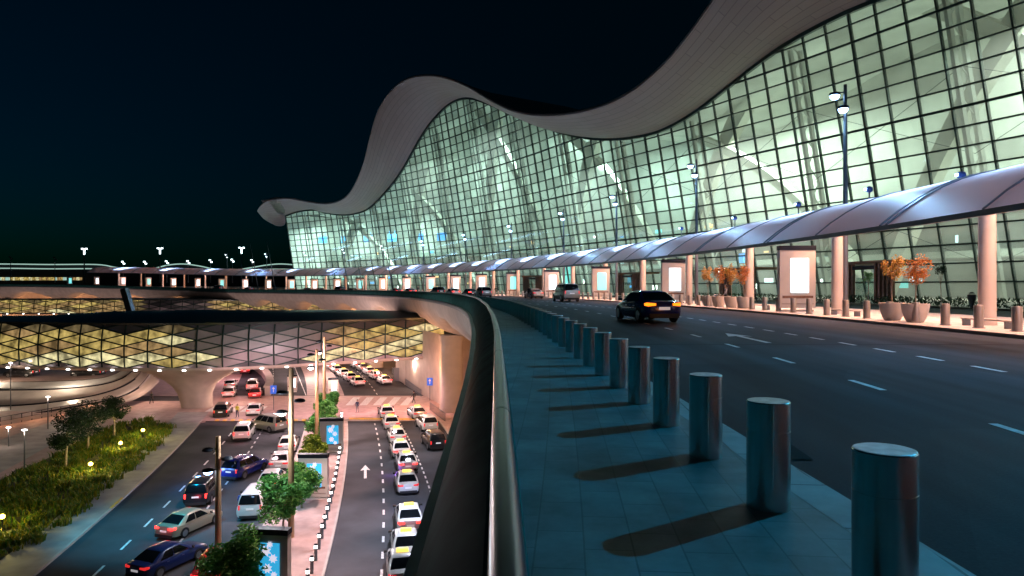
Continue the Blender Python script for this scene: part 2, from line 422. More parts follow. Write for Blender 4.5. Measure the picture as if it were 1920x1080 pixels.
o = tag(mb.build('entrance_pavement', M['pave_warm']), kind='structure'); setuv(o, mb)
# underside of the whole deck slab
mb = MB(); strip(mb, lambda p: Rrail(p)+3.5, 365.0, PA, PB, -2.2)
tag(mb.build('deck_slab', M['concrete_warm']), kind='structure')

# road markings: short dashes, lane arrow, worn dots
mb = MB()
def dash(R, p, ln, wd, z=-.134):
    q = ln/R/2
    mb.quad(P(R-wd/2, p-q, z+zd(p)), P(R+wd/2, p-q, z+zd(p)), P(R+wd/2, p+q, z+zd(p)), P(R-wd/2, p+q, z+zd(p)))
def phR(px, py, drop=1.74):
    Y = F*drop/(py-HZ); X = (px-CXP)/F*Y
    return sqrt((X-CX)**2+(Y-CY)**2), atan2(Y-CY, X-CX)
R1, p1 = phR(1860, 692); R2, p2 = phR(1735, 673)
for i in range(-6, 90): dash(262.3-.012*i if i < 40 else 261.9, p1+i*2.12/262, 1.05, .13)
R1, p1 = phR(1610, 722)
for i in range(-5, 60): dash(258.6-.02*min(i, 20), p1+i*4.05/258, 1.25, .12)
Ra, pa_ = phR(1312, 625); Rb, pb_ = phR(1425, 642)
def av(s, d): # along s metres before tip, lateral d
    return P(260.0+d, pa_-s/260.0, -.133)
mb.add([av(0, 0), av(1.7, .42), av(1.5, .1), av(4.4, .1), av(4.4, -.1), av(1.5, -.1), av(1.7, -.42)], [(0, 1, 2, 3, 4, 5, 6)])
tag(mb.build('road_markings', M['line']), kind='structure')
mb = MB()   # deck expansion joints and kerb drains
for k in range(-1, 9):
    p = atan2(92.5-CY, -9.3-CX)+(k-2.62)*27.5/250; q = .09/260
    mb.quad(P(Rrail(p)+2.9, p-q, -.135+zd(p)), P(268.9, p-q, -.135+zd(p)), P(268.9, p+q, -.135+zd(p)), P(Rrail(p)+2.9, p+q, -.135+zd(p)))
p = radians(-5.4)
while p < radians(14):
    r = Rrail(p)+3.05; q = .32/254
    mb.quad(P(r-.14, p-q, -.131), P(r+.14, p-q, -.131), P(r+.14, p+q, -.131), P(r-.14, p+q, -.131)); p += 6.2/254
tag(mb.build('road_joints', M['tar']), kind='structure')

# ------------------------------------------------------------------ viaduct edge: parapet, lip, soffit, arches, piers, handrail
via = wthing('viaduct', 'long curved viaduct carrying the departures road above the forecourt', 'viaduct', tuple(P(250, radians(20), GZ)))
mb = MB()
wallstrip(mb, [(.05, .002), (.05, .86), (.03, .9), (-.07, .895), (-.2, .8), (-.33, .56), (-.41, .28), (-.43, .02)], PA, PB)
wpart(mb.build('parapet', M['cladding'], via, smooth=True, sharp=30, flip=True), via)
par = bpy.data.objects['parapet']
mb = MB(); wallstrip(mb, [(-.43, .018), (-.56, .0), (-.58, -.12), (-.55, -.3)], PA, PB); mb.build('edge_lip', M['lip'], via, smooth=True, sharp=40, flip=True)
# handrail
n = 1200
mb = MB(); mb.tube([P(Rrail(PA+(PB-PA)*i/n)-.015, PA+(PB-PA)*i/n, .945+zd(PA+(PB-PA)*i/n)) for i in range(n+1)], .046, 14)
mb.build('handrail', M['rail'], via, smooth=True)
hr = wpart(bpy.data.objects['handrail'], via)
p = radians(-5.6); k = 0
while p < radians(12):
    a = P(Rrail(p)-.015, p, .945); b = P(Rrail(p+.0002)-.015, p+.0002, .945); mb = MB(); mb.tube([a, b], .0468, 14); p += 3.1/250
    mb.build('rail_joint', M['dark_metal'], hr)
# soffit fascia with scalloped lower edge; piers every bay
PIER0 = atan2(92.5-CY, -9.3-CX); BAY = 27.5/250
mb = MB(); rings = []; nn = 520
for i in range(nn+1):
    p = PA+(PB-PA)*i/nn
    t = abs(((p-PIER0)/BAY) % 1.0)
    u = max(0.0, 1-abs(t-.55)/.38)
    arch = (1-(1-u)**2)*2.9 if u > 0 else 0
    zb = -5.1+arch
    if zb > -4.9: zb = -5.1+arch
    r0 = Rrail(p); z0 = zd(p)
    rings.append([P(r0+a, p, z0+max(b, zb)) for a, b in ((-.55, -.3), (-.4, -1.0), (.0, -1.9), (.8, -2.9), (2.0, -3.9), (3.6, -4.75), (5.2, -5.1), (5.6, -5.1))]+[P(r0+5.6, p, z0-2.1)])
mb.loft(rings, closed=False, cap=False)
mb.build('fascia', M['concrete'], via, smooth=True, sharp=50, flip=True)
for k in range(-2, 12):
    p = PIER0+k*BAY; c = P(Rrail(p)+3.4, p)
    if not (PA < p < PB): continue
    mb = MB(); z0 = zd(p)
    sec = lambda sx, sy: [(sx*cos(a)*abs(cos(a))**-.55 if abs(cos(a)) > 1e-6 else 0, sy*sin(a)*abs(sin(a))**-.55 if abs(sin(a)) > 1e-6 else 0) for a in [2*pi*j/20 for j in range(20)]]
    rings = []
    for sx, sy, z in ((1.55, 1.2, GZ), (1.5, 1.15, GZ+6), (1.5, 1.15, -7.5), (1.5, 1.15, -6.0+z0), (1.7, 1.3, -4.9+z0)):
        rings.append([(c.x+x*cos(p)-y*sin(p), c.y+x*sin(p)+y*cos(p), z) for x, y in sec(sx, sy)])
    mb.loft(rings); mb.build('pier', M['concrete_warm'], via, smooth=True, sharp=50)
mb = MB(); wallstrip(mb, [(15.5, -2.25), (15.5, GZ)], radians(22), PB); mb.build('rear_wall', M['concrete_warm'], via, flip=True)
lamp('POINT', P(Rrail(PIER0)+7.5, PIER0+.022, -8.5), 2600, (1.0, .4, .13), .4)
# vault lamps between the piers (the orange lit arches)
for k in range(-1, 11):
    p = PIER0+(k+.5)*BAY
    lamp('POINT', P(Rrail(p)+9.5, p, -4.4+zd(p)), 3000 if k > 1 else 1500, (1.0, .42, .16), .5)
    lamp('POINT', P(Rrail(p)+10, p, -11), 1500, (1.0, .5, .25), .5)
    if k > 0: lamp('POINT', P(Rrail(p)-13, p, -11.5), 2600, (1.0, .7, .64), .5)  # extra lamp added outside the deck edge to brighten the fascia

# ------------------------------------------------------------------ near bollards
prof = [(.0, 0), (.152, 0), (.152, .560), (.1485, .5605), (.1485, .566), (.152, .5665), (.152, .766), (.147, .772), (.0, .772)]
ORD = ['second', 'third', 'fourth', 'fifth', 'sixth', 'seventh', 'eighth', 'ninth', 'tenth', 'eleventh', 'twelfth', 'thirteenth', 'fourteenth', 'fifteenth', 'sixteenth', 'seventeenth', 'eighteenth', 'nineteenth', 'twentieth']
Y1 = 3.48; pA = atan2(Y1-CY, 1.94-CX)
proto = None
for i in range(-1, 68):
    p = pA+i*1.478/254.3; r = Rrail(p)+1.95
    loc = P(r, p, zd(p))
    if i < 0: continue
    if proto is None:
        root = thing('bollard', '', 'bollard', loc, 0, 'steel bollards along the walkway kerb')
        mb = MB(); mb.lathe(prof[1:-1], 40, cap=False); b_ = mb.build('post', M['steel'], root, smooth=True, sharp=35)
        mb = MB(); mb.lathe([(.147, .7721), (.14, .7745), (.0001, .7745)], 40, cap=False); mb.build('cap', M['steel_top'], root)
        proto = root
    else:
        root = copy_tree(proto); root.location = loc
    root.rotation_euler = (0, 0, p+i*.7)
    if i == 0: root['label'] = 'biggest brushed steel bollard, nearest one at the walkway kerb'
    elif i <= 19: root['label'] = f'brushed steel bollard at the walkway kerb, {ORD[i-1]} from the front of the row'
    else: root['label'] = 'small distant steel bollard in the tightly packed far end of the walkway row'
# ------------------------------------------------------------------ terminal: leaning glass wall, waved roof, lit hall behind
RB, LEAN = 297.0, .18
def RBf(p):
    return RB+interp([(-10, 34), (0, 27), (6, 20), (11, 12.5), (16, 6), (21, 1.2), (26, 0), (80, 0)], math.degrees(p))
def hitF(px, py, off=0.0):
    p = .3
    for _ in range(40):
        q, z, r = hit(px, py, RBf(p)+off, LEAN); p = .5*p+.5*q
    return q, z, RBf(q)+off-LEAN*z
gl_px = spline([(535, 404), (560, 396), (590, 393), (615, 399), (640, 402), (665, 400), (690, 391), (715, 368), (750, 325), (790, 255), (820, 215), (850, 190), (880, 183), (920, 195), (980, 222), (1060, 249), (1120, 259), (1180, 257), (1240, 243), (1300, 210), (1360, 165), (1420, 118), (1480, 77), (1560, 34), (1630, 3), (1720, -26), (1820, -45), (1950, -55)], 8)
ev_px = spline([(505, 376), (540, 373), (575, 379), (605, 383), (630, 380), (650, 369), (666, 345), (682, 305), (694, 255), (708, 210), (730, 175), (760, 151), (800, 143), (840, 149), (880, 166), (920, 190), (960, 209), (1000, 217), (1050, 217), (1100, 209), (1150, 192), (1200, 162), (1250, 116), (1290, 68), (1330, 12), (1370, -45), (1430, -110), (1500, -165), (1600, -220), (1750, -262)], 8)
G = []; E = []
for x, y in gl_px:
    ph, z, r = hitF(x, y); G.append((ph, z, r))
G.sort()
def Gz(p):
    if p < G[0][0]: return G[0][1]+ (G[0][0]-p)*-6
    return interp([(g[0], g[1]) for g in G], p)
def Gr(p): return RBf(p)-LEAN*Gz(p)
OVER = 11.0
for x, y in ev_px:
    R = 280.0
    for _ in range(12):
        ph, z, r = hit(x, y, R); R = Gr(ph)-OVER
    E.append((ph, z, R))
E.sort()
def Ez(p):
    if p < E[0][0]: return E[0][1]
    return interp([(g[0], g[1]) for g in E], p)
PH_END = G[-1][0]; PH_NEAR = radians(-6)
DP = 3.45/RB
term = wthing('terminal_building', 'huge glowing terminal with a waved roof and a leaning glass grid wall', 'terminal', tuple(P(RB+10, radians(30), 0)))
def gp(p, z, din=0.0): return P(RBf(p)-LEAN*z+din, p, z)

ncol = int((PH_END-PH_NEAR)/DP)
cols = [PH_END-i*DP for i in range(ncol+1)]
BAYN = 4; ROW = 2.2
b0 = 0
while b0 < ncol:
    b1 = min(ncol, b0+BAYN)
    gl = MB(); fr = MB()
    for i in range(b0, b1):
        pa, pb = cols[i+1], cols[i]; za, zb = Gz(pa), Gz(pb)
        for kk in range(30):
            z0, z1 = kk*ROW, (kk+1)*ROW; ta, tb = max(z0, min(z1, za)), max(z0, min(z1, zb))
            if ta <= z0 and tb <= z0: break
            gl.quad(gp(pa, z0+.02), gp(pb, z0+.02), gp(pb, tb), gp(pa, ta))
    for i in range(b0, b1+1 if b1 == ncol else b1):
        p = cols[i]; z = Gz(p)
        thick = .34 if i % 6 == 0 else .2
        fr.bar(gp(p, 0, .12), gp(p, z, .12), thick, .34, up=tuple(P(1, p)-P(0, p)))
    k = 1
    while k*ROW < 60:
        z = k*ROW
        for i in range(b0, b1):
            pa, pb = cols[i+1], cols[i]; za, zb = Gz(pa), Gz(pb)
            if z > max(za, zb): continue
            A, B = gp(pa, z, -.02), gp(pb, z, -.02)
            if z > za: A = A.lerp(B, (z-za)/(zb-za))
            elif z > zb: B = B.lerp(A, (z-zb)/(za-zb))
            th = .28 if k % 5 == 0 else .18
            fr.bar(A, B, .22, th)
        k += 1
    for i in range(b0, b1):
        pa, pb = cols[i+1], cols[i]
        fr.bar(gp(pa, Gz(pa)-.2, -.04), gp(pb, Gz(pb)-.2, -.04), .5, .55)
    g_ = wpart(gl.build('curtain_wall', M['glass'], term, flip=True), term)
    fr.build('mullion_grid', M['frame'], g_)
    b0 = b1

# roof soffit: from glass head to the eave, then fascia and roof skin
mb = MB(); sk_ = MB(); nn = 260
pend = PH_END
def roof_sec(p):
    g = Vector((Gr(p), 0, Gz(p))); e = Vector((Gr(p)-OVER, 0, Ez(p)))
    pts = []
    for k in range(9):
        t = k/8; q = g.lerp(e, t)
        q.z += -1.1*sin(pi*t)*(1-.3*t)
        pts.append((q.x, q.z))
    return pts
rings = []; tops = []
for i in range(nn+1):
    p = PH_NEAR+(pend-PH_NEAR)*i/nn
    s = roof_sec(p); rings.append([P(r, p, z) for r, z in s])
    er, ez = s[-1]
    tops.append([P(er, p, ez), P(er-.1, p, ez+.3), P(er+.1, p, ez+.6), P(er+5, p, lerp(ez, Gz(p), .4)+1.2), P(Gr(p)+4, p, Gz(p)+2.3), P(Gr(p)+29, p, Gz(p)+2.2)])
# rounded tip past the end of the glass wall
tip_up = [(535, 373.2), (520, 372.5), (507, 375), (495, 381), (487, 388), (482, 395)]
tip_lo = [(535, 404, 0), (534, 421, 6), (521, 424, 3), (507, 418, -2), (494, 410, -7), (482, 396, -11)]
n_tip = 26
us = spline(tip_up, 5); ls = spline(tip_lo, 5)
for (xu, yu), (xl, yl, dR) in list(zip(us, ls))[1:]:
    pe, ze, re_ = hit(xu, yu, Gr(pend)-OVER+.0)
    pg, zg, rg = hit(xl, yl, Gr(pend)+dR)
    A = P(rg, pg, zg); B = P(re_, pe, ze)
    row = []
    for k in range(9):
        t = k/8; q = A.lerp(B, t); row.append(Vector((q.x, q.y, q.z-.4*sin(pi*t)*min(1, (B-A).length/12))))
    rings.append(row)
    d = (A-B); d = d.normalized() if d.length > .01 else Vector((0, 0, 0))
    sc = min(1, (B-A).length/12)
    back = P(re_+40, pe, ze)-P(re_, pe, ze)
    tops.append([B, B+Vector((0, 0, .3*sc)), B+Vector((0, 0, .6*sc)), B.lerp(A, .35)+Vector((0, 0, 1.0*sc)), B.lerp(A, .75)+Vector((0, 0, .9*sc)), A+Vector((0, 0, .1))])
mb.loft(rings, closed=False, cap=False)
m_sof, nt_, N_, L_, b_ = nodes('roof soffit panels')
uv = N_.new('ShaderNodeUVMap'); uv.uv_map = 'UV'
br = N_.new('ShaderNodeTexBrick'); br.inputs['Scale'].default_value = 1; br.inputs['Brick Width'].default_value = 7; br.inputs['Row Height'].default_value = 1.0
br.inputs['Mortar Size'].default_value = .05; br.inputs['Color1'].default_value = (.27, .215, .185, 1); br.inputs['Color2'].default_value = (.3, .24, .205, 1); br.inputs['Mortar'].default_value = (.19, .15, .13, 1)
L_.new(uv.outputs[0], br.inputs['Vector']); L_.new(br.outputs['Color'], b_.inputs['Base Color']); b_.inputs['Roughness'].default_value = .6
so = mb.build('roof_soffit', m_sof, term, smooth=True)
uvl = so.data.uv_layers.new(name='UV')
for l in so.data.loops:
    uvl.data[l.index].uv = ((l.vertex_index//9)*1.25, (l.vertex_index % 9)*1.4)
t_ = MB(); t_.loft(tops, closed=False, cap=False); t_.build('roof', M['roof'], term, smooth=True)

# the hall: lining behind, ceiling, floors
DEPTH = 26.0
def strip_rz(mb, f0, f1, pa, pb, n):
    rings = []
    for i in range(n+1):
        p = pa+(pb-pa)*i/n
        (r0, z0), (r1, z1) = f0(p), f1(p); rings.append([P(r0, p, z0), P(r1, p, z1)])
    mb.loft(rings, closed=False, cap=False)
mb = MB(); strip_rz(mb, lambda p: (RBf(p)+DEPTH, 0), lambda p: (RBf(p)+DEPTH-9, Gz(p)+1.0), PH_NEAR, PH_END, 90)
mb.build('hall_wall', M['offwhite'], term)
mb = MB(); rings = []
for i in range(121):
    p = PH_NEAR+(PH_END-PH_NEAR)*i/120; g = Gr(p); z = Gz(p); e = RBf(p)+DEPTH-9
    rings.append([P(g+.5, p, z-.3), P(lerp(g, e, .3), p, z-.6+1.2), P(lerp(g, e, .65), p, z+1.6), P(e, p, z+1.0)])
mb.loft(rings, closed=False, cap=False); mb.build('hall_ceiling', M['offwhite'], term, smooth=True, flip=True)
for z, r0, th in ((5.6, 12, .9), (12.0, 16, .9)):
    mb = MB(); rings = []
    for i in range(91):
        p = PH_NEAR+(PH_END-PH_NEAR)*i/90
        w0_ = RBf(p); rings.append([P(w0_+DEPTH, p, z), P(w0_+r0, p, z), P(w0_+r0, p, z+th), P(w0_+DEPTH, p, z+th)])
    mb.loft(rings, closed=False, cap=False); mb.build('gallery', M['slab'], term)
    mb = MB(); strip_rz(mb, lambda p: (RBf(p)+r0+.1, z+th), lambda p: (RBf(p)+r0+.1, z+th+1.1), PH_NEAR, PH_END, 90); mb.build('balustrade', M['glass_clear'], term)
mb = MB(); zt = Gz(PH_END)
mb.add([gp(PH_END, 0, .3), P(RB+DEPTH, PH_END, 0), P(RB+DEPTH-9, PH_END, zt+1), gp(PH_END, zt, .3)], [(0, 1, 2, 3)]); mb.build('end_wall', M['offwhite'], term)
# truss columns behind the glass and big raking arch legs
step = 6*DP; k = 0; p = PH_END-.5*step
while p > PH_NEAR:
    mb = MB(); z = Gz(p)
    for o_ in (1.4, 3.0): mb.bar(gp(p, 0, o_), gp(p, z-.4, o_), .55, .5, up=tuple(P(1, p)-P(0, p)))
    zz = 1.5
    while zz < z-3:
        mb.bar(gp(p, zz, 1.4), gp(p, zz+2.2, 3.0), .16); mb.bar(gp(p, zz+2.2, 3.0), gp(p, zz+4.4, 1.4), .16); zz += 4.4
    mb.build('truss_column', M['offwhite'], term)
    for sgn, w0 in ((-1, 3.0), (1, 2.2)) if k % 2 == 0 else ():
        q = p+sgn*1.25*step
        if q > PH_END-.01: continue
        zq = max(6, Gz(q)-1)
        a = P(RBf(p)+11, p, 0); rq = lerp(Gr(q), RBf(q)+DEPTH-9, .3); b = P(rq, q, zq)
        rings = []
        for i in range(15):
            t = i/14; c = a.lerp(b, t); c += Vector((0, 0, 1))*sin(pi*t)*4.0
            wd = w0*(.8+.9*t*t); pp = lerp(p, q, t)
            tx = Vector((-sin(pp), cos(pp), 0)); rx = Vector((cos(pp), sin(pp), 0))
            rings.append([c+tx*wd/2-rx*.6, c+tx*wd/2+rx*.9, c-tx*wd/2+rx*.9, c-tx*wd/2-rx*.6])
        mb = MB(); mb.loft(rings); mb.build('arch_leg', M['legmat'], term)
    p -= step; k += 1
# thin bracing cables
p = PH_END-.5*step
mb = MB()
while p-step > PH_NEAR:
    z = min(Gz(p), Gz(p-step))-2; zz = 4
    while zz+11 < z:
        mb.bar(gp(p, zz, 2.2), gp(p-step, zz+10, 2.2), .06); mb.bar(gp(p, zz+10, 2.2), gp(p-step, zz, 2.2), .06); zz += 13
    p -= step
mb.build('bracing_cable', M['frame'], term)
# hall lamps
for i in range(8):
    d = radians(2+i*7.4); z = Gz(d)
    RBd = RBf(d); r = lerp(Gr(d), RBd+DEPTH-9, .5)
    lamp('AREA', P(r, d, z-4), (19000 if i < 3 else 12500), (1, .98, .86) if i < 3 else (.86, 1.0, .92), 12, aim=P(RBd+14, d, 0), sy=8)
    lamp('AREA', P(RBd+6, d, 1.5), (3800 if i < 3 else 3400), (1, .97, .85) if i < 3 else (.86, 1.0, .95), 26, aim=P(RBd+13, d, 40), sy=3)
for i in range(7):
    d = radians(4+i*8)
    lamp('AREA', P(RBf(d)+7, d, 5.0), 500, (1, .88, .7), 20, rot=(0, 0, d+pi/2), sy=4)

rnd = random.Random(77)
for i in range(110):
    d = radians(rnd.uniform(5, 56)); lv = rnd.choice((1.2, 2.6, 4.4, 7.6, 8.4, 14.2))
    r = RBf(d)+(rnd.uniform(9, 22) if lv < 5 else rnd.uniform(13, 22) if lv < 10 else rnd.uniform(17, 23))
    w_, h_ = rnd.choice(((.5, .5), (1.2, .35), (.35, 1.1), (2.2, .8), (1.6, 1.0)))
    mb = MB(); mb.box(P(r, d, lv+rnd.uniform(0, .8)), (w_, .2, h_), d-pi/2); mb.build('shop_light', M[rnd.choice(('lamp_white', 'lamp_white', 'screen', 'screen_blue', 'screen_teal', 'warmstrip', 'warmstrip'))], term)
# ticket hall signs glowing blue, and coloured hall displays
for i, (x, wpx) in enumerate(((568, 14), (605, 18), (648, 14), (690, 18), (735, 20), (785, 24), (828, 24))):
    ph, z, r = hit(x, 451-i*1.2, 306.0)
    mb = MB(); mb.box((0, 0, 0), (5.0, .25, 2.6)); mb.box((-1.6, 0, 1.9), (.1, .1, 1.2)); mb.box((1.6, 0, 1.9), (.1, .1, 1.2))
    s_ = thing('hanging_sign', f'glowing blue sign inside the glass wall, {(["leftmost"]+ORD)[i]}{"" if i == 0 else " from the left end"} of its line', 'sign', P(r, ph, z), ph-pi/2, 'blue signs hanging in the hall')
    mb.build('panel', M['screen_blue'], s_)
def disp(nm, label, cat, x, y, R, wd, ht, m, th=.3):
    ph, z, r = hit(x, y, R); s_ = thing(nm, label, cat, P(r, ph, z), ph-pi/2)
    mb = MB(); mb.box((0, 0, 0), (wd, th, ht)); mb.build('panel', m, s_)
    mb = MB(); mb.box((0, 0, -ht/2-.06), (wd+.15, th+.1, .12)); mb.box((0, 0, ht/2+.06), (wd+.15, th+.1, .12)); mb.build('border', M['frame'], s_)
disp('hall_screen', 'tall teal lit display inside the glass above the parked van', 'screen', 1068, 505, 303, 3.6, 7.0, M['screen_teal'])
disp('hall_screen', 'small blue lit display inside the glass above orange saplings', 'screen', 1391, 484, 303, 1.2, 1.6, M['screen_blue'])
disp('hall_screen', 'cyan lit counter display behind the dark sedan', 'screen', 1185, 525, 302, 3.0, 1.8, M['screen_cyan'])
# brown entrance vestibules
for i, (x, lab) in enumerate(((1625, 'brown slatted entrance porch left of the potted orange trees'), (1180, 'brown slatted entrance porch seen above the dark sedan'), (1000, 'brown slatted entrance porch behind the white sedan by the kerb'), (1385, 'brown slatted entrance porch behind the four orange saplings'))):
    ph, z, r = hit(x, 560, 293.0)
    t = thing('entrance_porch', lab, 'porch', P(294.5, ph, 0), ph-pi/2, 'entrance porches along the glass wall')
    for k0 in (0, 10):
        mb = MB()
        for k in range(k0, k0+5): mb.box((-4.2+k*.6, -1.8, 2.0), (.3, .25, 4.0))
        mb.box((-4.2+(k0+2)*.6, -1.66, 2.0), (2.7, .06, 4.0)); mb.build('slatted_screen', M['wood'], t)
    mb = MB(); mb.box((0, 0, 4.15), (9.0, 4.4, .3)); mb.build('roof', M['wood'], t)
    mb = MB(); mb.box((-.72, -1.7, 1.3), (1.3, .06, 2.5)); mb.box((.72, -1.7, 1.3), (1.3, .06, 2.5)); mb.build('glass_door', M['glass_clear'], t)
    mb = MB(); mb.box((0, -1.9, 3.6), (3.4, .12, .4)); mb.build('sign_board', M['black'], t)

# ------------------------------------------------------------------ canopy: translucent barrel roof on columns
mm, nt_, N_, L_, b_ = nodes('translucent membrane')
b_.inputs['Base Color'].default_value = (.74, .72, .8, 1); b_.inputs['Roughness'].default_value = .45
tr = N_.new('ShaderNodeBsdfTranslucent'); tr.inputs[0].default_value = (.72, .7, .86, 1)
mx = N_.new('ShaderNodeMixShader'); mx.inputs[0].default_value = .42
L_.new(b_.outputs[0], mx.inputs[1]); L_.new(tr.outputs[0], mx.inputs[2]); L_.new(mx.outputs[0], N_['Material Output'].inputs[0])
m_mem = mm
can = wthing('kerbside_canopy', 'long curved white canopy with glowing translucent vault on beige columns', 'canopy', tuple(P(272, radians(30), 0)))
CS = 12.3/272; C0 = atan2(28.7-25, 20.0+252)
def czf(p): return max(0, .0048*(p-radians(0))*272)
def csec(p):
    z = zd(p)+czf(p)
    z0 = 4.15+z; zc = 6.5+z
    pts = []
    for k in range(15):
        t = k/14; R = 267.6+t*11.0
        u = (t-.52)/.52
        zz = zc-(zc-z0)*abs(u)**2.1 if u < 0 else zc-.35*u*u
        pts.append((R, zz))
    return pts
c0 = int((PA-C0)/CS); c1 = int((hit(212, 515, 272)[0]-C0)/CS)+1
mcol = None
for k in range(-5, c1):
    pa = C0+k*CS; pb = pa+CS
    mb = MB(); rings = []
    for i in range(7):
        p = lerp(pa, pb, i/6); rings.append([P(r, p, z) for r, z in csec(p)])
    mb.loft(rings, closed=False, cap=False)
    bay = wpart(mb.build('membrane', m_mem, can, smooth=True), can)
    for pp, wd in ((pa+.0009, .13), (pa-.0009, .13), (lerp(pa, pb, .5), .07)):
        s = csec(pp); mb = MB()
        for i in range(14):
            A = P(s[i][0], pp, s[i][1]+.02); B = P(s[i+1][0], pp, s[i+1][1]+.02)
            mb.bar(A, B, wd, .08)
        mb.build('rib', M['beam'], bay)
    mb = MB()
    for i in range(4):
        p, q = lerp(pa, pb, i/4), lerp(pa, pb, (i+1)/4)
        a, b = csec(p), csec(q)
        mb.bar(P(a[0][0]-.02, p, a[0][1]-.1), P(b[0][0]-.02, q, b[0][1]-.1), .14, .2)
    mb.build('edge_beam', M['beam'], bay)
    mb = MB()
    for i in range(4):
        p, q = lerp(pa, pb, i/4), lerp(pa, pb, (i+1)/4)
        a, b = csec(p), csec(q); mb.bar(P(a[-1][0]+.02, p, a[-1][1]-.1), P(b[-1][0]+.02, q, b[-1][1]-.1), .16, .3)
    mb.build('rear_beam', M['pole'], bay)
    zt = csec(pa)[6][1]
    mb = MB(); c = P(272.0, pa, zd(pa)); mb.lathe([(.36, 0), (.36, .02), (.33, .2), (.31, zt-zd(pa)-.9), (.34, zt-zd(pa)-.3), (.34, zt-zd(pa)-.05)], 20, c)
    mb.build('column', M['concrete_warm'], can, smooth=True, sharp=40)
    mb = MB(); pm = pa+CS*.5; zz = zd(pm)+czf(pm)+5.9
    mb.bar(P(272.6, pa+.006, zz), P(272.6, pb-.006, zz), .12, .1); mb.build('light_strip', M['warmstrip'], bay)
    warm = (1.0, .44, .24)
    if k < 14:
        lamp('AREA', P(272.4, pm, zz-.15), 1300, warm, 11, rot=(0, 0, pm+pi/2), sy=.7, spot=136)
        lamp('AREA', P(272.6, pm, zz-.5), 1300, (.44, .7, 1.0), 10, rot=(pi, 0, -(pm+pi/2)), sy=2.5)
    elif k % 2 == 0:
        lamp('AREA', P(272.4, pm, zz-.15), 2300, warm, 22, rot=(0, 0, pm+pi/2), sy=.8, spot=136)
        lamp('AREA', P(272.6, pm, zz-.5), 2500, (.44, .7, 1.0), 20, rot=(pi, 0, -(pm+pi/2)), sy=2.5)
# ------------------------------------------------------------------ lamp posts with two heads
def lamp_post(px_or_p, label, power, hgt=12.8, R=272.4, p=None, lit='lamp_blue'):
    if p is None: p, z, R = hit(px_or_p, 540, R)
    t = thing('lamp_post', label, 'lamp post', P(R, p, zd(p)), p-pi/2, 'lamp posts standing through the canopy')
    mb = MB(); mb.lathe([(.17, 0), (.15, 5), (.1, hgt+.9), (.0, hgt+.9)][:-1], 14); mb.build('post', M['pole'], t, smooth=True, sharp=40)
    for sx, sy, dz in ((-.28, -.5, .35), (.38, -.35, -.62)):
        mb = MB(); mb.bar((0, 0, hgt+dz+.1), (sx, sy, hgt+dz+.12), .07); mb.build('bracket', M['pole'], t)
        mb = MB(); mb.lathe([(.08, .2), (.3, .12), (.32, .0), (.29, -.03)], 18, (sx, sy, hgt+dz)); h = mb.build('lamp_head', M['black'], t, smooth=True, sharp=40)
        mb = MB(); mb.lathe([(.27, -.031), (.26, -.14), (.17, -.26), (.001, -.3)], 18, (sx, sy, hgt+dz)); mb.build('lamp_glass', M[lit], h)
    mb = MB(); mb.box((.16, -.05, 7.6), (.12, .16, .5)); mb.bar((.16, 0, 7.1), (.16, 0, 8.4), .03); mb.bar((.24, 0, 6.9), (.24, 0, 8.2), .03); mb.build('antenna', M['pole'], t)
    return t, p, R
LP = [(1585, 'tallest looking lamp post, rising through the canopy above the potted trees'), (1306, 'lamp post rising through the canopy right of the dark sedan'), (1156, 'lamp post rising through the canopy left of the dark sedan'), (1057, 'lamp post rising through the canopy above the parked van')]
pl = []
for x, lab in LP:
    t, p, R = lamp_post(x, lab, 1); pl.append(p)
sp = pl[0]-pl[1]
for k in range(1, 9):
    lamp_post(0, 'small distant lamp post above the far canopy, left of the glass wall' if pl[3]-sp*k > PH_END else 'thin distant lamp post standing before the far glass grid', 1, p=pl[3]-sp*k, lit='lamp_far' if k > 3 else 'lamp_blue')
# the post that lights the near walkway stands just outside the frame
t, p_off, R = lamp_post(0, 'lamp post outside the frame beside the near road', 1, p=pl[0]+sp)
teal = (.0, .52, 1.0)
def head(p, dz=0, R=272.4, z=12.7): return P(R-.5, p, z+dz+zd(p))
lamp('SPOT', head(p_off), 10500, teal, .12, aim=P(247, p_off-.04, 0), spot=88, blend=.6)
for i, p in enumerate(pl):
    lamp('SPOT', head(p), 3200, (.02, .55, 1.0), .28, aim=P(250, p-.02, 0), spot=84, blend=.6)
for p in pl+[p_off]:
    lamp('SPOT', head(p, -.9), 1200, (.32, .62, 1.0), .3, aim=P(271.5, p, 0), spot=100, blend=.6)
    for s_ in (-1, 1): lamp('SPOT', head(p, -.9, 274), 2700, (.32, .62, 1.0), .3, aim=P(271.6, p+s_*.034, 6), spot=54, blend=.8)
for k in (1, 3, 5, 7):
    p = pl[3]-sp*k
    lamp('SPOT', head(p), 14000, (.25, .5, 1.0), .3, aim=P(254, p-.02, 0), spot=90, blend=.6)
    lamp('SPOT', head(p, -.9), 350, (.55, .62, 1.0), .3, aim=P(271.5, p, 0), spot=150, blend=.5)
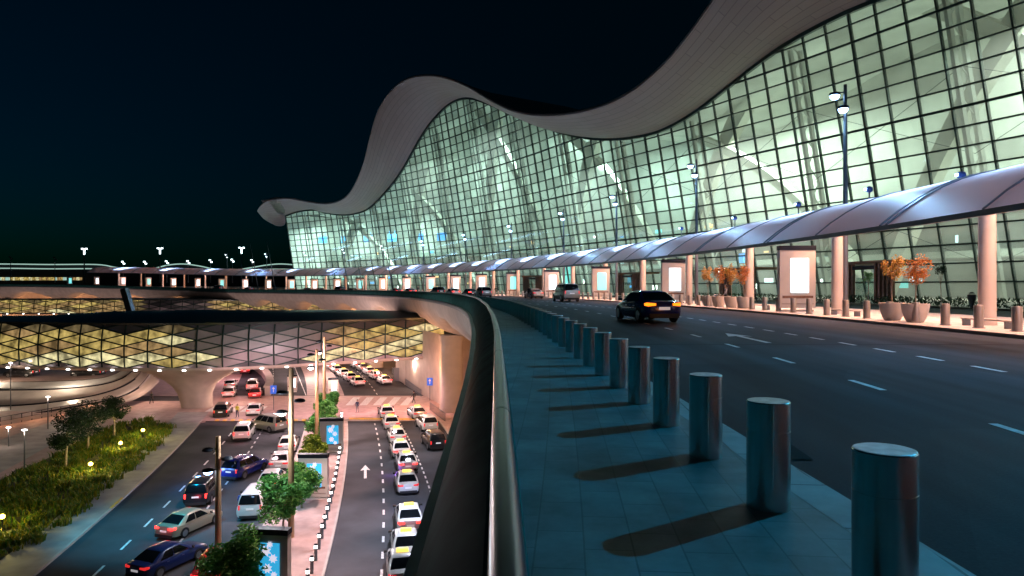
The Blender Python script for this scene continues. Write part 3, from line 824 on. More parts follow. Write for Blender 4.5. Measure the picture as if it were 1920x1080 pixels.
# blue floodlights on the canopy's back edge; separate spots are added to brighten the soffit
fl = [(1497, 383), (1630, 355), (1803, 328), (1378, 400), (1278, 411)]
LB = ['blue tinted floodlight on the canopy top, left of the tallest lamp post', 'blue tinted floodlight on the canopy top, just right of the tallest lamp post', 'blue tinted floodlight on the canopy top at the picture right', 'blue tinted floodlight on the canopy top midway between two lamp posts', 'small blue floodlight on the canopy top beside the sedan lamp post']
for (x, y), lab in zip(fl, LB):
    p, z, r = hit(x, y, 275.5)
    zb = csec(p)[10][1]
    t = thing('floodlight', lab, 'floodlight', P(r, p, zb), p-pi/2, 'floodlights on the canopy top')
    zz = max(.5, min(1.4, z-zb))
    mb = MB(); mb.lathe([(.05, 0), (.05, zz)], 8); mb.build('stem', M['pole'], t)
    mb = MB(); mb.lathe([(.07, -.2), (.19, -.14), (.22, 0), (.18, .12), (.07, .2)], 14, (0, 0, zz)); h = mb.build('head', mat('blue lamp casing', (.05, .12, .4), .3), t, smooth=True)
    mb = MB(); mb.lathe([(.1, -.06), (.1, .06), (.001, .07)], 12, (-.05, -.2, zz)); mb.build('lamp_glass', M['lamp_blue'], h)
for i in range(7):
    p = radians(3+i*8.6); a = P(275.5, p, 8.5)
    lamp('SPOT', a, 350, (1.0, .8, .72), .4, aim=P(Gr(p)-6, p, Gz(p)+2), spot=105, blend=.9)

# ------------------------------------------------------------------ kerbside furniture
def kiosk(p, label, scr, wide=2.3, h=4.0, R=271.3, grp='advertising kiosks along the kerb', z=None, rz=None, loc=None, art=False):
    t = thing('advertising_kiosk', label, 'kiosk', loc or P(R, p, zd(p)), rz if rz is not None else p-.1, grp)
    mb = MB(); mb.box((0, 0, h/2+.12), (wide, .5, h-.24)); mb.box((0, 0, .06), (wide*.92, .42, .12)); mb.build('casing', M['kiosk'], t)
    mb = MB(); mb.box((0, 0, h+.14), (wide*1.02, .56, .3)); mb.build('header', M['black'], t)
    for s in (-1, 1):
        mb = MB(); mb.box((.12, s*.27, h*.585), (wide*.5, .05, h*.56)); sc_ = mb.build('screen', M[scr], t)
        if art:
            mb = MB()
            for (ax, az, ar) in ((-.2, .5, .34), (.25, .1, .28), (-.1, -.45, .3), (.3, -.8, .22), (.05, .85, .2)):
                c = (.12+ax*wide*.4, s*.299, h*.585+az); mb.add([(c[0]+ar*(1 if j % 2 else .55)*cos(j*pi/8), c[1], c[2]+ar*(1 if j % 2 else .55)*sin(j*pi/8)) for j in range(16)], [tuple(range(16))])
            mb.build('artwork', M['flower'], sc_)
    mb = MB(); mb.box((0, -.256, .95), (wide*.86, .015, .16)); mb.box((0, -.256, .5), (wide*.9, .015, .03)); mb.build('slot', M['wood'], t)
    return t
for x, scr, lab in ((1493, 'screen', 'big pale kiosk with a blank white lit screen left of the potted orange trees'), (1262, 'screen', 'pale kiosk with a white lit screen right above the dark sedan boot'), (1126, 'screen_teal', 'pale kiosk with a teal lit screen between the van and the sedan'), (1034, 'screen', 'pale kiosk with a white lit screen left of the parked van'), (961, 'screen_teal', 'small pale kiosk with teal screen left of the white sedan at the kerb'), (902, 'screen', 'small kiosk with a white screen above the dark cars where the handrail bends')):
    p, z, r = hit(x, 560, 271.3); kiosk(p, lab, scr); last = p
for i in range(17):
    p = last+radians(3.0)*(i+1)
    if p > radians(78): break
    kiosk(p, 'tiny distant kiosk glowing under the far left canopy' if p > PH_END else 'small distant kiosk glowing under the canopy before the far glass wall', ('screen', 'screen_teal', 'screen')[i % 3])

# kerb bollards in front of the canopy
proto = None; p = hit(1917, 600, 270.2)[0]-radians(3*.41)
kb = []
i = 0
while p < radians(60):
    skip = False
    if not skip:
        loc = P(270.2, p, zd(p))
        if proto is None:
            root = thing('kerb_bollard', '', 'bollard', loc, p, 'stone coloured bollards before the canopy')
            mb = MB(); mb.lathe([(.17, 0), (.17, .86), (.155, .9), (.0001, .905)], 20); mb.build('post', mat('warm steel bollard', (.55, .48, .42), .35, .6), root, smooth=True, sharp=40)
            mb = MB(); mb.lathe([(.22, 0), (.22, .02), (.172, .03)], 20, cap=False); mb.build('base_ring', M['pole'], root)
            proto = root
        else: root = copy_tree(proto); root.location = loc; root.rotation_euler = (0, 0, p)
        root['label'] = '' ; kb.append((p, root))
    p += 2.02/270.2; i += 1
vis = [(p, r) for p, r in kb]
for j, (p, r) in enumerate(vis):
    a = P(270.2, p); x = CXP+F*a.x/a.y
    if x > 1925: r['label'] = 'kerb bollard just beyond the picture right under the canopy'
    elif x > 1190:
        n_ = sum(1 for q, _ in vis if q < p and CXP+F*P(270.2, q).x/P(270.2, q).y <= 1925)
        big = ['rightmost tan bollard at the far kerb, under the canopy'] + [f'tan bollard at the far kerb, {o_} from the picture right' for o_ in ORD]
        r['label'] = big[n_] if n_ < len(big) else 'small tan bollard at the far kerb near the dark sedan'
    elif x > 960: r['label'] = 'small tan bollard at the far kerb around the parked van'
    else: r['label'] = 'tiny tan bollard in the distant kerb row under the canopy'

def leaf_cloud(mb, c, rad, n, size, clumps=14, squash=1.0, mi=0, seed=0, droop=0):
    rnd = random.Random(seed); cl = []
    for _ in range(clumps):
        while True:
            v = Vector((rnd.uniform(-1, 1), rnd.uniform(-1, 1), rnd.uniform(-1, 1)))
            if .25 < v.length < 1: break
        cl.append((v*.8, rnd.uniform(.28, .5)))
    for _ in range(n):
        b, s = rnd.choice(cl)
        d = Vector((rnd.gauss(0, 1), rnd.gauss(0, 1), rnd.gauss(0, 1))).normalized()*s*rnd.random()**.4
        q = b+d; pos = Vector((q.x*rad, q.y*rad, q.z*rad*squash))+Vector(c)
        a = Vector((rnd.gauss(0, 1), rnd.gauss(0, 1), rnd.gauss(0, .5)-droop)).normalized(); bb = a.cross(Vector((rnd.gauss(0, 1), rnd.gauss(0, 1), rnd.gauss(0, 1)))).normalized()
        l = size*rnd.uniform(.6, 1.3); w_ = l*.42
        mb.add([pos-a*l/2, pos+bb*w_/2, pos+a*l/2, pos-bb*w_/2], [(0, 1, 2, 3)], mi)
    return cl
def tree(name, label, loc, h, rad, leafm, barkm, n, size, seed, trunk=.12, group=None, squash=1.0, clear=.4, cat='tree', base=0.0):
    t = thing(name, label, cat, loc, seed*1.7, group)
    rnd = random.Random(seed)
    mb = MB(); ch = h-rad*squash
    lean_ = Vector((rnd.uniform(-.12, .12), rnd.uniform(-.12, .12), 0))*h*.3
    top = Vector((0, 0, ch))+lean_
    pts = [Vector((0, 0, base)), Vector((0, 0, ch*.4))+lean_*.25, top*.75+Vector((0, 0, 0)), top]
    mb.tube(pts, [trunk, trunk*.75, trunk*.55, trunk*.3], 8)
    cr = MB(); cl = leaf_cloud(cr, top, rad, n, size, squash=squash, seed=seed)
    for v, s in cl[:9]:
        q = Vector((v.x*rad, v.y*rad, v.z*rad*squash))+top
        st = pts[2].lerp(pts[1], rnd.random()*.5); mid = st.lerp(q, .5)+Vector((0, 0, -.05*h))
        mb.tube([st, mid, q], [trunk*.35, trunk*.2, trunk*.07], 5)
    mb.build('trunk', barkm, t, smooth=True); cr.build('crown', leafm, t)
    return t
# potted trees
def potted(x, y, label, leafm, seed, hgt=2.4, rad=.55, sq=1.25):
    p, z, r = hit(x, y, 270.4); loc = P(270.4, p, zd(p))
    t = thing('planter', label.replace('TREE', 'round stone planter'), 'planter', loc, p, 'round stone planters at the kerb')
    mb = MB(); mb.lathe([(.34, 0), (.44, .18), (.54, .5), (.58, .78), (.58, .84), (.5, .84), (.48, .74), (.0001, .74)], 26); mb.build('bowl', M['planter'], t, smooth=True, sharp=40)
    mb = MB(); mb.lathe([(.48, .745), (.0001, .76)], 20); mb.build('soil', M['soil'], t)
    tree('potted_tree', label.replace('TREE', 'small potted tree'), loc, hgt+.7, rad, leafm, M['bark_pale'], 1200, .115, seed, .035, 'small trees in the kerb planters', sq, base=.75)
potted(1673, 590, 'TREE with yellow orange leaves, left of the pair near the picture right', M['leaf_orange'], 3, 2.6, .6)
potted(1716, 591, 'TREE with red orange leaves, right of the pair near the picture right', M['leaf_red'], 4, 2.4, .6)
for x, nm, sd in ((1328, 'leftmost', 5), (1348, 'second', 6), (1372, 'third', 7), (1396, 'rightmost', 8)):
    potted(x, 575, f'TREE in the row of four right of the sedan, {nm if nm in ("leftmost", "rightmost") else nm + " from left"}', M['leaf_orange'] if sd % 2 else M['leaf_red'], sd, 2.7, .55, 1.45)
# green shrubs along the inner road
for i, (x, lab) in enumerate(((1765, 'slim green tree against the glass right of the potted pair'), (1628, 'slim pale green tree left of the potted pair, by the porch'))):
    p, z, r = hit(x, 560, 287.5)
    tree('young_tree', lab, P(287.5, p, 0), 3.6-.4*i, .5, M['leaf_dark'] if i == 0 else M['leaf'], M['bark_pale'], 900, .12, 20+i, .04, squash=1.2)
mb = MB(); rnd = random.Random(5)
for k in range(2600):
    p = radians(rnd.uniform(3, 16)); r = rnd.uniform(289.6, 290.8); c = P(r, p, rnd.uniform(.02, .7)); a = Vector((rnd.gauss(0, 1), rnd.gauss(0, 1), 1)).normalized()*.22; b = Vector((rnd.gauss(0, 1), rnd.gauss(0, 1), 0)).normalized()*.07
    mb.add([c-a, c+b, c+a, c-b], [(0, 1, 2, 3)])
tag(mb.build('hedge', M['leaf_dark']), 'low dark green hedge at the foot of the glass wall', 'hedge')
# low guard bars
for i, (x, lab) in enumerate(((1850, 'long low pale guard bar at the kerb right of the last potted tree'), (1585, 'low pale guard bar at the foot of the lamp post column'), (1425, 'low pale guard bar left of the big kiosk'))):
    p, z, r = hit(x, 600, 270.9)
    t = thing('guard_bar', lab, 'guard bar', P(270.9, p, zd(p)), p+pi/2, 'low guard bars at the far kerb')
    mb = MB(); mb.tube([(-1.5, 0, .3), (1.5, 0, .3)], .045, 10); mb.build('bar', M['planter'], t, smooth=True)
    for s in (-1.2, 1.2):
        mb = MB(); mb.box((s, 0, .14), (.1, .3, .28)); mb.build('foot', M['pole'], t)
# inner railing and bins by the glass
p, z, r = hit(1822, 570, 288.2)
t = thing('litter_bin', 'dark litter bin by the glass wall left of the rightmost column', 'bin', P(288.2, p, 0), p)
mb = MB(); mb.lathe([(.12, 0), (.14, .3), (.28, .75), (.3, 1.0), (.22, 1.05)], 16); mb.build('body', M['dark_metal'], t, smooth=True, sharp=40)
mb = MB(); mb.lathe([(.25, 1.1), (.1, 1.2), (.0001, 1.22)], 16); mb.build('lid', M['black'], t)
# slender leaning posts on the deck's inner edge
for i, (x, lab) in enumerate(((655, 'leftmost of four thin leaning posts before the left of the glass wall'), (681, 'second from left of four thin leaning posts before the glass wall'), (707, 'third from left of four thin leaning posts before the glass wall'), (738, 'rightmost of four thin leaning posts before the glass wall'), (485, 'thin leaning post in the sky left of the glass wall, left one'), (517, 'thin leaning post in the sky left of the glass wall, right one'))):
    p, z, r = hit(x, 545, 251.5)
    t = thing('leaning_post', lab, 'post', P(251.5, p, zd(p)), p, 'thin leaning posts on the deck edge')
    hh = 7.5 if i < 4 else 14.5
    mb = MB(); mb.tube([(0, 0, 0), (-hh*.09, -.2, hh*.5), (-hh*.2, -.6, hh)], [.13, .1, .06], 8); mb.build('shaft', M['pole'], t, smooth=True)
    mb = MB(); mb.lathe([(.2, 0), (.2, .1)], 10); mb.build('base', M['pole'], t)
# ------------------------------------------------------------------ lower forecourt: roads follow one curve X0(Y)
def X0(Y): d = Y-40; return -11-.165*d-.001*d*d if Y > 20 else -11-.165*d
def hd(Y): return atan2(.165+.002*(Y-40), 1.0)            # rotation about z for something heading along the road
def U(u, Y, z=0.0): return Vector((X0(Y)+u, Y, GZ+z))
def road_strip(name, ua, ub, Ya, Yb, z, m, n=40, uv=False):
    mb = MB()
    fa = ua if callable(ua) else (lambda Y: ua); fb = ub if callable(ub) else (lambda Y: ub)
    rings = [[U(fa(Y), Y, z), U(fb(Y), Y, z)] for Y in [Ya+(Yb-Ya)*i/n for i in range(n+1)]]
    mb.loft(rings, closed=False, cap=False)
    o = mb.build(name, m); tag(o, kind='structure'); return o
def kerb_line(mb, u, Ya, Yb, z=.14, n=40, side=1):
    f = u if callable(u) else (lambda Y: u)
    mb.loft([[U(f(Y), Y, -.02), U(f(Y), Y, z), U(f(Y)+side*.16, Y, z+.003)] for Y in [Ya+(Yb-Ya)*i/n for i in range(n+1)]], closed=False, cap=False)
uL = lambda Y: -17.0-.03*(Y-40)
road_strip('forecourt_road', uL, -5.2, 20, 87, .0, M['asphalt_low'])
road_strip('forecourt_road', 0, 11.5, 20, 87.5, .0, M['asphalt_low'])
road_strip('forecourt_road', -17.6, -5.6, 104, 172, .004, M['asphalt_low'])
road_strip('forecourt_road', 0.2, 16.5, 104, 172, .004, M['asphalt_low'])
road_strip('median_pavement', -5.2, 0, 20, 87, .14, M['pave_pink'])
road_strip('raised_crossing', -24, 24, 86, 106, .1, M['pave_pink'])
road_strip('far_pavement', -34, -17.6, 106, 175, .05, M['pave_pink'])
road_strip('far_pavement', -5.6, .2, 106, 175, .14, M['pave_pink'])
road_strip('side_pavement', 11.5, 30, 20, 86, .12, M['pave_pink'])
road_strip('far_pavement', 16.5, 44, 106, 175, .12, M['pave_pink'])
road_strip('side_pavement', lambda Y: uL(Y)-3.1-.02*(Y-40), uL, 20, 92, .13, M['pave_grey'])
mb = MB(); kerb_line(mb, 0, 20, 87, .15, side=-1); kerb_line(mb, -5.2, 20, 87, .15, side=1); kerb_line(mb, 11.5, 20, 86, .14); kerb_line(mb, uL, 20, 86, .15, side=-1)
tag(mb.build('forecourt_kerb', M['concrete'], flip=True), kind='structure')
# markings
mb = MB(); ym = MB()
def ldash(u, Y, ln, wd, z=.006, t=None):
    t = t or mb; a, b = U(u, Y-ln/2, z), U(u, Y+ln/2, z); s = Vector((wd/2, 0, 0)); t.quad(a-s, a+s, b+s, b-s)
Y = 24
while Y < 86:
    ldash(-13.6, Y, 1.7, .16) if int(Y*10) % 2 == 0 or True else None
    Y += 4.2
Y = 24
while Y < 86: ldash(-10.2, Y, 1.0, .16); Y += 2.2
Y = 24
while Y < 86: ldash(3.35, Y, 1.1, .17); Y += 2.75
Y = 40
while Y < 87: ldash(interp([(40, 7.6), (60, 7.2), (87, 6.5)], Y), Y, .8, .14); Y += 1.5
Y = 105
while Y < 168: ldash(-11.5, Y, 2.2, .15, .009); ldash(5.5, Y, 1.5, .15, .009); Y += 3.6
ldash(-5.75, 140, 66, .14, .009); ldash(-17.2, 140, 66, .14, .009)
for y_, u_ in ((52, -7.5), (66, -8), (79, -9)): lamp('SPOT', U(u_, y_, 9), 2600, (1, .62, .68), .4, aim=U(u_, y_), spot=86, blend=.7)
lamp('SPOT', U(5.5, 78, 9), 2600, (1, .66, .6), .4, aim=U(6, 79), spot=90, blend=.7)
# straight-on arrow
a0 = ground(685, 897); a1 = ground(685, 872); tt = (a1-a0).normalized(); sd = Vector((tt.y, -tt.x, 0)); up = Vector((0, 0, .007))
q = lambda s, d: a0+tt*s+sd*d+up
Ln = (a1-a0).length
mb.add([q(0, -.12), q(0, .12), q(Ln*.62, .12), q(Ln*.58, .45), q(Ln, 0), q(Ln*.58, -.45), q(Ln*.62, -.12)], [tuple(range(7))])
for i in range(9):   # zebra bars of the raised crossing
    x = 667+i*22 if i < 6 else 0
    if i < 5:
        a, b = ground(655+i*25.5, 760, GZ+.1), ground(669+i*25.5, 745, GZ+.1); c = Vector((.55, 0, .006))
        mb.quad(a-c+up, a+c+up, b+c+up, b-c+up)
for i in range(5):
    a = ground(392+i*22, 772, GZ+.1); c = Vector((.6, 0, 0)); d = Vector((-.5, 4.2, 0)); mb.quad(a-c+up, a+c+up, a+c+d+up, a-c+d+up)
tag(mb.build('forecourt_markings', M['line']), kind='structure')
for k in range(24):
    u = -16.8+k*.5
    if k % 2 == 0: ym.quad(U(u, 86.0, .107), U(u+.5, 86.0, .107), U(u+.5, 87.2, .107), U(u, 87.2, .107))
ym.quad(U(.2, 87.0, .108), U(11.4, 86.6, .108), U(11.4, 87.6, .108), U(.2, 88.2, .108))
ym.quad(U(-.5, 20, .16), U(-.42, 20, .16), U(-.42, 20.1, .16), U(-.5, 20.1, .16))
for i in range(3): ym.quad(U(uL(52+i*.9)-.2, 52+i*.9, .16), U(uL(52+i*.9)+.02, 52+i*.9, .16), U(uL(52.8+i*.9)+.02, 52.8+i*.9, .16), U(uL(52.8+i*.9)-.2, 52.8+i*.9, .16))
tag(ym.build('yellow_markings', M['yellow_line']), kind='structure')

# planting bed on the left, with paths
bed_px = [(-40, 1065), (60, 1032), (130, 985), (220, 905), (300, 838), (330, 806), (280, 790), (215, 800), (150, 830), (90, 868), (0, 905), (-60, 930)]
def poly(name, px, z, m, kind='structure'):
    mb = MB(); mb.add([ground(x, y)+Vector((0, 0, z)) for x, y in px], [tuple(range(len(px)))]); v_ = mb.v; ar = sum(v_[i-1][0]*v_[i][1]-v_[i][0]*v_[i-1][1] for i in range(len(v_))); o = mb.build(name, m, flip=ar < 0); tag(o, kind=kind); return o
poly('planting_bed', bed_px, .1, M['soil'])
poly('garden_path', [(-60, 925), (0, 888), (60, 855), (130, 815), (150, 800), (100, 790), (0, 826), (-80, 850)], .06, M['pave_grey'])
poly('plaza_paving', [(-160, 1000), (-100, 760), (100, 755), (280, 752), (400, 752), (385, 792), (330, 800), (200, 810), (0, 900)], .02, M['pave_pink'])
def inside(x, y, pl):
    c = False; j = len(pl)-1
    for i in range(len(pl)):
        (xi, yi), (xj, yj) = pl[i], pl[j]
        if (yi > y) != (yj > y) and x < (xj-xi)*(y-yi)/(yj-yi)+xi: c = not c
        j = i
    return c
bg = [(v.x, v.y) for v in (ground(x, y) for x, y in bed_px)]
mb = MB(); rnd = random.Random(3); n = 0
xs = [p[0] for p in bg]; ys = [p[1] for p in bg]
tus = []
while n < 620:
    x, y = rnd.uniform(min(xs), max(xs)), rnd.uniform(min(ys), max(ys))
    if not inside(x, y, bg): continue
    n += 1; s = rnd.uniform(.55, 1.15)
    for k in range(22):
        a = rnd.uniform(0, 2*pi); o_ = Vector((x+rnd.gauss(0, .22), y+rnd.gauss(0, .22), GZ+.1)); ln = s*rnd.uniform(.5, 1.0)
        d = Vector((cos(a), sin(a), 0)); tp = o_+d*ln*.5+Vector((0, 0, ln*.8)); md = o_+d*ln*.15+Vector((0, 0, ln*.55)); w_ = Vector((-sin(a), cos(a), 0))*.045
        mb.add([o_-w_, o_+w_, md+w_, md-w_], [(0, 1, 2, 3)]); mb.add([md-w_, md+w_, tp], [(0, 1, 2)])
tag(mb.build('grass', M['grassmat']), 'dark yellowish green grasses filling the planting bed', 'grass', kind='stuff')
for i, (x, y, lab) in enumerate(((170, 884, 'glowing yellow garden light in the grass, nearest the front of the bed'), (226, 842, 'glowing yellow garden light in the grass right of the dark trees'), (268, 816, 'small pale yellow garden light near the bed tip by the pylon'), (4, 990, 'dim yellow garden light at the picture left edge of the bed'))):
    c = ground(x, y+10); t = thing('garden_light', lab, 'garden light', c, 0, 'garden lights in the planting bed')
    mb = MB(); mb.lathe([(.05, .1), (.05, 1.0)], 8); mb.build('stem', M['black'], t)
    mb = MB(); mb.lathe([(.05, 1.0), (.16, 1.05), (.18, 1.2), (.08, 1.3), (.0001, 1.32)], 12); mb.build('lamp_glass', M['lamp_yellow'], t, smooth=True)
    lamp('POINT', c+Vector((.1, -.3, 1.7)), 450, (1, .8, .2), .15)
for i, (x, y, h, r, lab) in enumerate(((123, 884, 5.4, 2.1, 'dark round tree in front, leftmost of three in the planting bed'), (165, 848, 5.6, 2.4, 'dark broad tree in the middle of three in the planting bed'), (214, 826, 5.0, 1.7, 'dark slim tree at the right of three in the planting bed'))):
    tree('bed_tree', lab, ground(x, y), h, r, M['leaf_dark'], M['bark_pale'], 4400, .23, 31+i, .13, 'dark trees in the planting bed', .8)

# median trees
for i, (x, y, h, r, lm, sd, lab) in enumerate(((450, 1120, 3.7, 2.0, 'leaf', 51, 'green median tree at the bottom edge, in front of the cyan poster'), (530, 1012, 4.4, 1.95, 'leaf', 52, 'bright green median tree right of the white minivan'), (566, 952, 3.5, 1.5, 'leaf', 53, 'green median tree just behind the brightest one, before a cyan poster'), (590, 880, 3.1, 1.45, 'leaf_lime', 54, 'lime green bushy median tree, the only yellowish one'), (600, 838, 3.7, 1.75, 'leaf', 55, 'green median tree just behind the lime one'), (607, 806, 3.7, 1.75, 'leaf', 56, 'green median tree farther back beside the tall tan post'), (613, 783, 3.7, 1.7, 'leaf', 57, 'farthest green median tree before the pink crossing'))):
    tree('median_tree', lab, ground(x, y, GZ+.14), h, r, M[lm], M['bark_pale'], 5200, .28, sd, .1, 'green trees on the median', .85)
for i, (x, y, lab) in enumerate(((505, 1112, 'median kiosk with a cyan flower poster at the bottom, under green leaves'), (588, 935, 'median kiosk with a cyan poster behind the lime tree'), (622, 850, 'small median kiosk with blue poster half hidden by leaves'), (625, 742, 'white lit kiosk on the crossing beyond the median trees'), (548, 735, 'slim white lit kiosk on the pink paving under the bridge'))):
    c = ground(x, y, GZ+.14)
    kiosk(0, lab, 'screen_cyan' if i < 3 else 'screen', wide=2.3 if i < 3 else 1.5, h=3.3 if i < 3 else 2.5, grp='advertising kiosks on the lower forecourt', loc=c, rz=-.1+.1*i, art=i < 3)
# lit bollards along the median edge
proto = None; k = 0; Y = 36.5
while Y < 86.5:
    loc = U(-.75, Y, .14)
    if proto is None:
        root = thing('lit_bollard', '', 'bollard', loc, 0, 'lit bollards on the pink median')
        mb = MB(); mb.lathe([(.1, 0), (.1, .78)], 12); mb.build('post', M['pole'], root)
        mb = MB(); mb.lathe([(.1, .781), (.1, .95)], 12); mb.build('lamp_band', M['lamp_white'], root)
        mb = MB(); mb.lathe([(.11, .951), (.1, 1.03), (.0001, 1.04)], 12); mb.build('cap', M['black'], root); proto = root
    else: root = copy_tree(proto); root.location = loc
    c = loc; x = CXP+F*c.x/c.y
    root['label'] = 'slim white topped bollard on the pink median, ' + (ORD[k-1]+' from the bottom of the picture' if 0 < k <= 19 else 'lowest of the row' if k == 0 else 'among the farthest small ones')
    Y += 1.85; k += 1

# tall tan lamp posts of the forecourt
def low_lamp(x, ytop, Yd, label, lit, power, hd_z, col=(1, .8, .78)):
    ztop = EYE-(ytop-HZ)*Yd/F; X = (x-CXP)/F*Yd
    base = Vector((X, Yd, GZ)); H = ztop-GZ
    t = thing('forecourt_lamp', label, 'lamp post', base, 0, 'tall lamp posts on the forecourt')
    mb = MB(); mb.lathe([(.3, 0), (.3, .1), (.21, .15), (.18, H*.6), (.15, H), (.0001, H+.01)], 12); mb.build('post', M['pole_warm'], t, smooth=True, sharp=40)
    for s, dz, on in ((-1, hd_z, 0), (1, hd_z-.55, 0), (-1, hd_z-1.3, 1)):
        zz = H-dz if dz > 0 else H
        zz = H-abs(dz)
        mb = MB(); mb.bar((0, 0, zz+.1), (s*.55, -.1, zz+.1), .06); mb.build('bracket', M['pole'], t)
        mb = MB(); mb.lathe([(.1, .22), (.3, .16), (.38, .04), (.36, 0)], 16, (s*.6, -.1, zz)); hh = mb.build('lamp_head', M['black'], t, smooth=True, sharp=40)
        mb = MB(); mb.lathe([(.3, -.001), (.27, -.1), (.16, -.2), (.0001, -.24)] if on else [(.33, -.001), (.3, -.02), (.0001, -.03)], 16, (s*.6, -.1, zz)); mb.build('lamp_glass', M[lit] if on else M['black'], hh)
    if power: lamp('POINT', base+Vector((-1.2, -1.6, H-abs(hd_z)-1.9)), power, col, .35)
low_lamp(409, 818, 43.5, 'tall tan lamp post in front at the bottom, beside the blue lit car', 'lamp_blue', 0, -.9, (.08, .45, 1.0))
low_lamp(546, 690, 46, 'tallest tan lamp post on the median, left of the lime tree', 'lamp_white', 1600, -1.7, (.8, .9, 1.0))
low_lamp(594, 655, 71, 'tan lamp post on the median beside the leafy trees', 'lamp_white', 2600, -.6)
low_lamp(608, 632, 84, 'farther tan lamp post rising before the lattice bridge', 'lamp_white', 3200, -.6)

# blue square signs on posts
for x, y, lab in ((513, 770, 'blue square sign on a thin post by the pink crossing'), (806, 752, 'blue square sign before the orange wall right of the crossing')):
    c = ground(x, y); t = thing('blue_sign', lab, 'sign', c, 0, 'blue direction signs at the crossing')
    mb = MB(); mb.lathe([(.05, 0), (.05, 3.2)], 8); mb.build('post', M['pole'], t)
    mb = MB(); mb.box((0, -.06, 2.9), (.85, .04, 1.15)); pn = mb.build('panel', mat('sign blue', (.02, .12, .6), .4, emit=(.02, .14, .8), es=.35), t)
    mb = MB(); mb.bar((0, -.085, 2.55), (0, -.085, 3.1), .09, .01, up=(0, 1, 0)); mb.add([(-.2, -.086, 3.0), (.2, -.086, 3.0), (0, -.086, 3.3)], [(0, 1, 2)]); mb.build('arrow', M['white'], pn)
# retaining walls
def wall_px(name, label, cat, pts, h, m, th=.4, grp=None):
    """pts: pixel pairs of the wall foot"""
    g = [ground(x, y) for x, y in pts]; g = [Vector(v) for v in spline([tuple(v) for v in g], 6)]
    t = wthing(name, label, cat, tuple(g[len(g)//2]), grp)
    mb = MB(); rings = []
    for i, v in enumerate(g):
        d = (g[min(i+1, len(g)-1)]-g[max(0, i-1)]).normalized(); s = Vector((-d.y, d.x, 0))*th/2
        rings.append([v-s, v+s, v+s+Vector((0, 0, h)), v-s+Vector((0, 0, h))])
    mb.loft(rings); mb.build('wall', m, t)
    mb = MB(); rings = [[r[3]-(r[2]-r[3])*.2+Vector((0, 0, .003)), r[2]+(r[2]-r[3])*.2+Vector((0, 0, .003)), r[2]+(r[2]-r[3])*.2+Vector((0, 0, .16)), r[3]-(r[2]-r[3])*.2+Vector((0, 0, .16))] for r in rings]
    mb.loft(rings); mb.build('coping', M['concrete_warm'], t)
    return t
wall_px('ramp_wall', 'low curved wall glowing orange between the two far roads', 'wall', [(502, 742), (506, 728), (500, 712), (487, 698), (466, 686), (440, 676)], 1.3, M['pave_warm'], .9)
# big wall below the deck behind the column
t = wthing('forecourt_wall', 'tall orange lit concrete wall behind the deck pier', 'wall', tuple(ground(790, 740)))
mb = MB(); A = ground(742, 712); B = ground(752, 716); C_ = ground(770, 728); D_ = ground(835, 765); up7 = Vector((0, 0, 10.2))
for a, b in ((A, B), (B, C_), (C_, D_)): mb.quad(a, b, b+up7, a+up7)
mb.quad(D_, D_+Vector((8, 6, 0)), D_+Vector((8, 6, 0))+up7, D_+up7)
mb.build('wall', M['concrete_warm'], t)
mb = MB(); mb.box(C_+Vector((.6, -.35, 1.15)), (1.0, .1, 2.3), -.5); mb.box(A.lerp(B, .5)+Vector((0, -.3, 1.2)), (1.6, .1, 2.4), -.2); mb.build('door', mat('grey door', (.3, .3, .32), .5), t)
# railings
for i, (a, b, lab) in enumerate((((760, 722), (790, 745), 'short vertical bar railing before the orange wall'), ((806, 770), (835, 792), 'short vertical bar railing at the foot of the deck pier'), ((735, 700), (755, 712), 'far vertical bar railing beside the second taxi queue'))):
    a, b = ground(*a), ground(*b); t = wthing('railing', lab, 'railing', tuple((a+b)/2), 'railings on the forecourt')
    mb = MB(); mb.bar(a+Vector((0, 0, 1.15)), b+Vector((0, 0, 1.15)), .06); mb.bar(a+Vector((0, 0, .15)), b+Vector((0, 0, .15)), .05); mb.build('top_rail', M['pole'], t)
    mb = MB(); n = int((b-a).length/.28)
    for k in range(n+1):
        c = a.lerp(b, k/max(1, n)); mb.bar(c, c+Vector((0, 0, 1.15)), .035)
    mb.build('bar', M['pole'], t)

# ------------------------------------------------------------------ left: curved banded ramp wall
def at(x, y, Y): return Vector(((x-CXP)/F*Y, Y, EYE-(y-HZ)*Y/F))
edges = [   # (pixel x, pixel y, distance) along each band edge, upper to lower
    [(-80, 716, 104), (0, 716, 104), (80, 715, 104), (150, 712, 104), (190, 708, 105), (215, 701, 106), (230, 692, 108), (236, 684, 110)],
    [(-80, 730, 100), (0, 731, 100), (80, 730, 100), (140, 727, 100.5), (190, 721, 101.5), (225, 711, 103), (247, 697, 106), (256, 685, 109)],
    [(-80, 762, 95), (0, 761, 95), (70, 757, 95.5), (140, 748, 96.5), (190, 738, 98), (230, 724, 100), (258, 706, 103), (268, 690, 107)],
    [(-80, 790, 90.5), (0, 784, 91), (60, 776, 92), (130, 764, 93.5), (195, 752, 95.5), (235, 740, 98), (262, 724, 101), (282, 700, 105)],
    [(-80, 800, 88.5), (0, 794, 89), (60, 785, 90), (130, 774, 92), (195, 762, 94), (240, 750, 96.5), (272, 734, 100), (296, 712, 104)]]
bank = wthing('banded_ramp_wall', 'curved ramp wall in pale bands with dark gaps sweeping under the bridge', 'wall', tuple(at(150, 740, 97)))
E3 = [spline([tuple(at(*q_)) for q_ in e], 6) for e in edges]
bm_ = [mat('band panel', (.42, .42, .42), .5, .1, noise=.15, scale=.5), M['concrete'], mat('brushed band panel', (.45, .43, .42), .38, .35, noise=.15, scale=.5), M['pave_warm']]
gap = .3
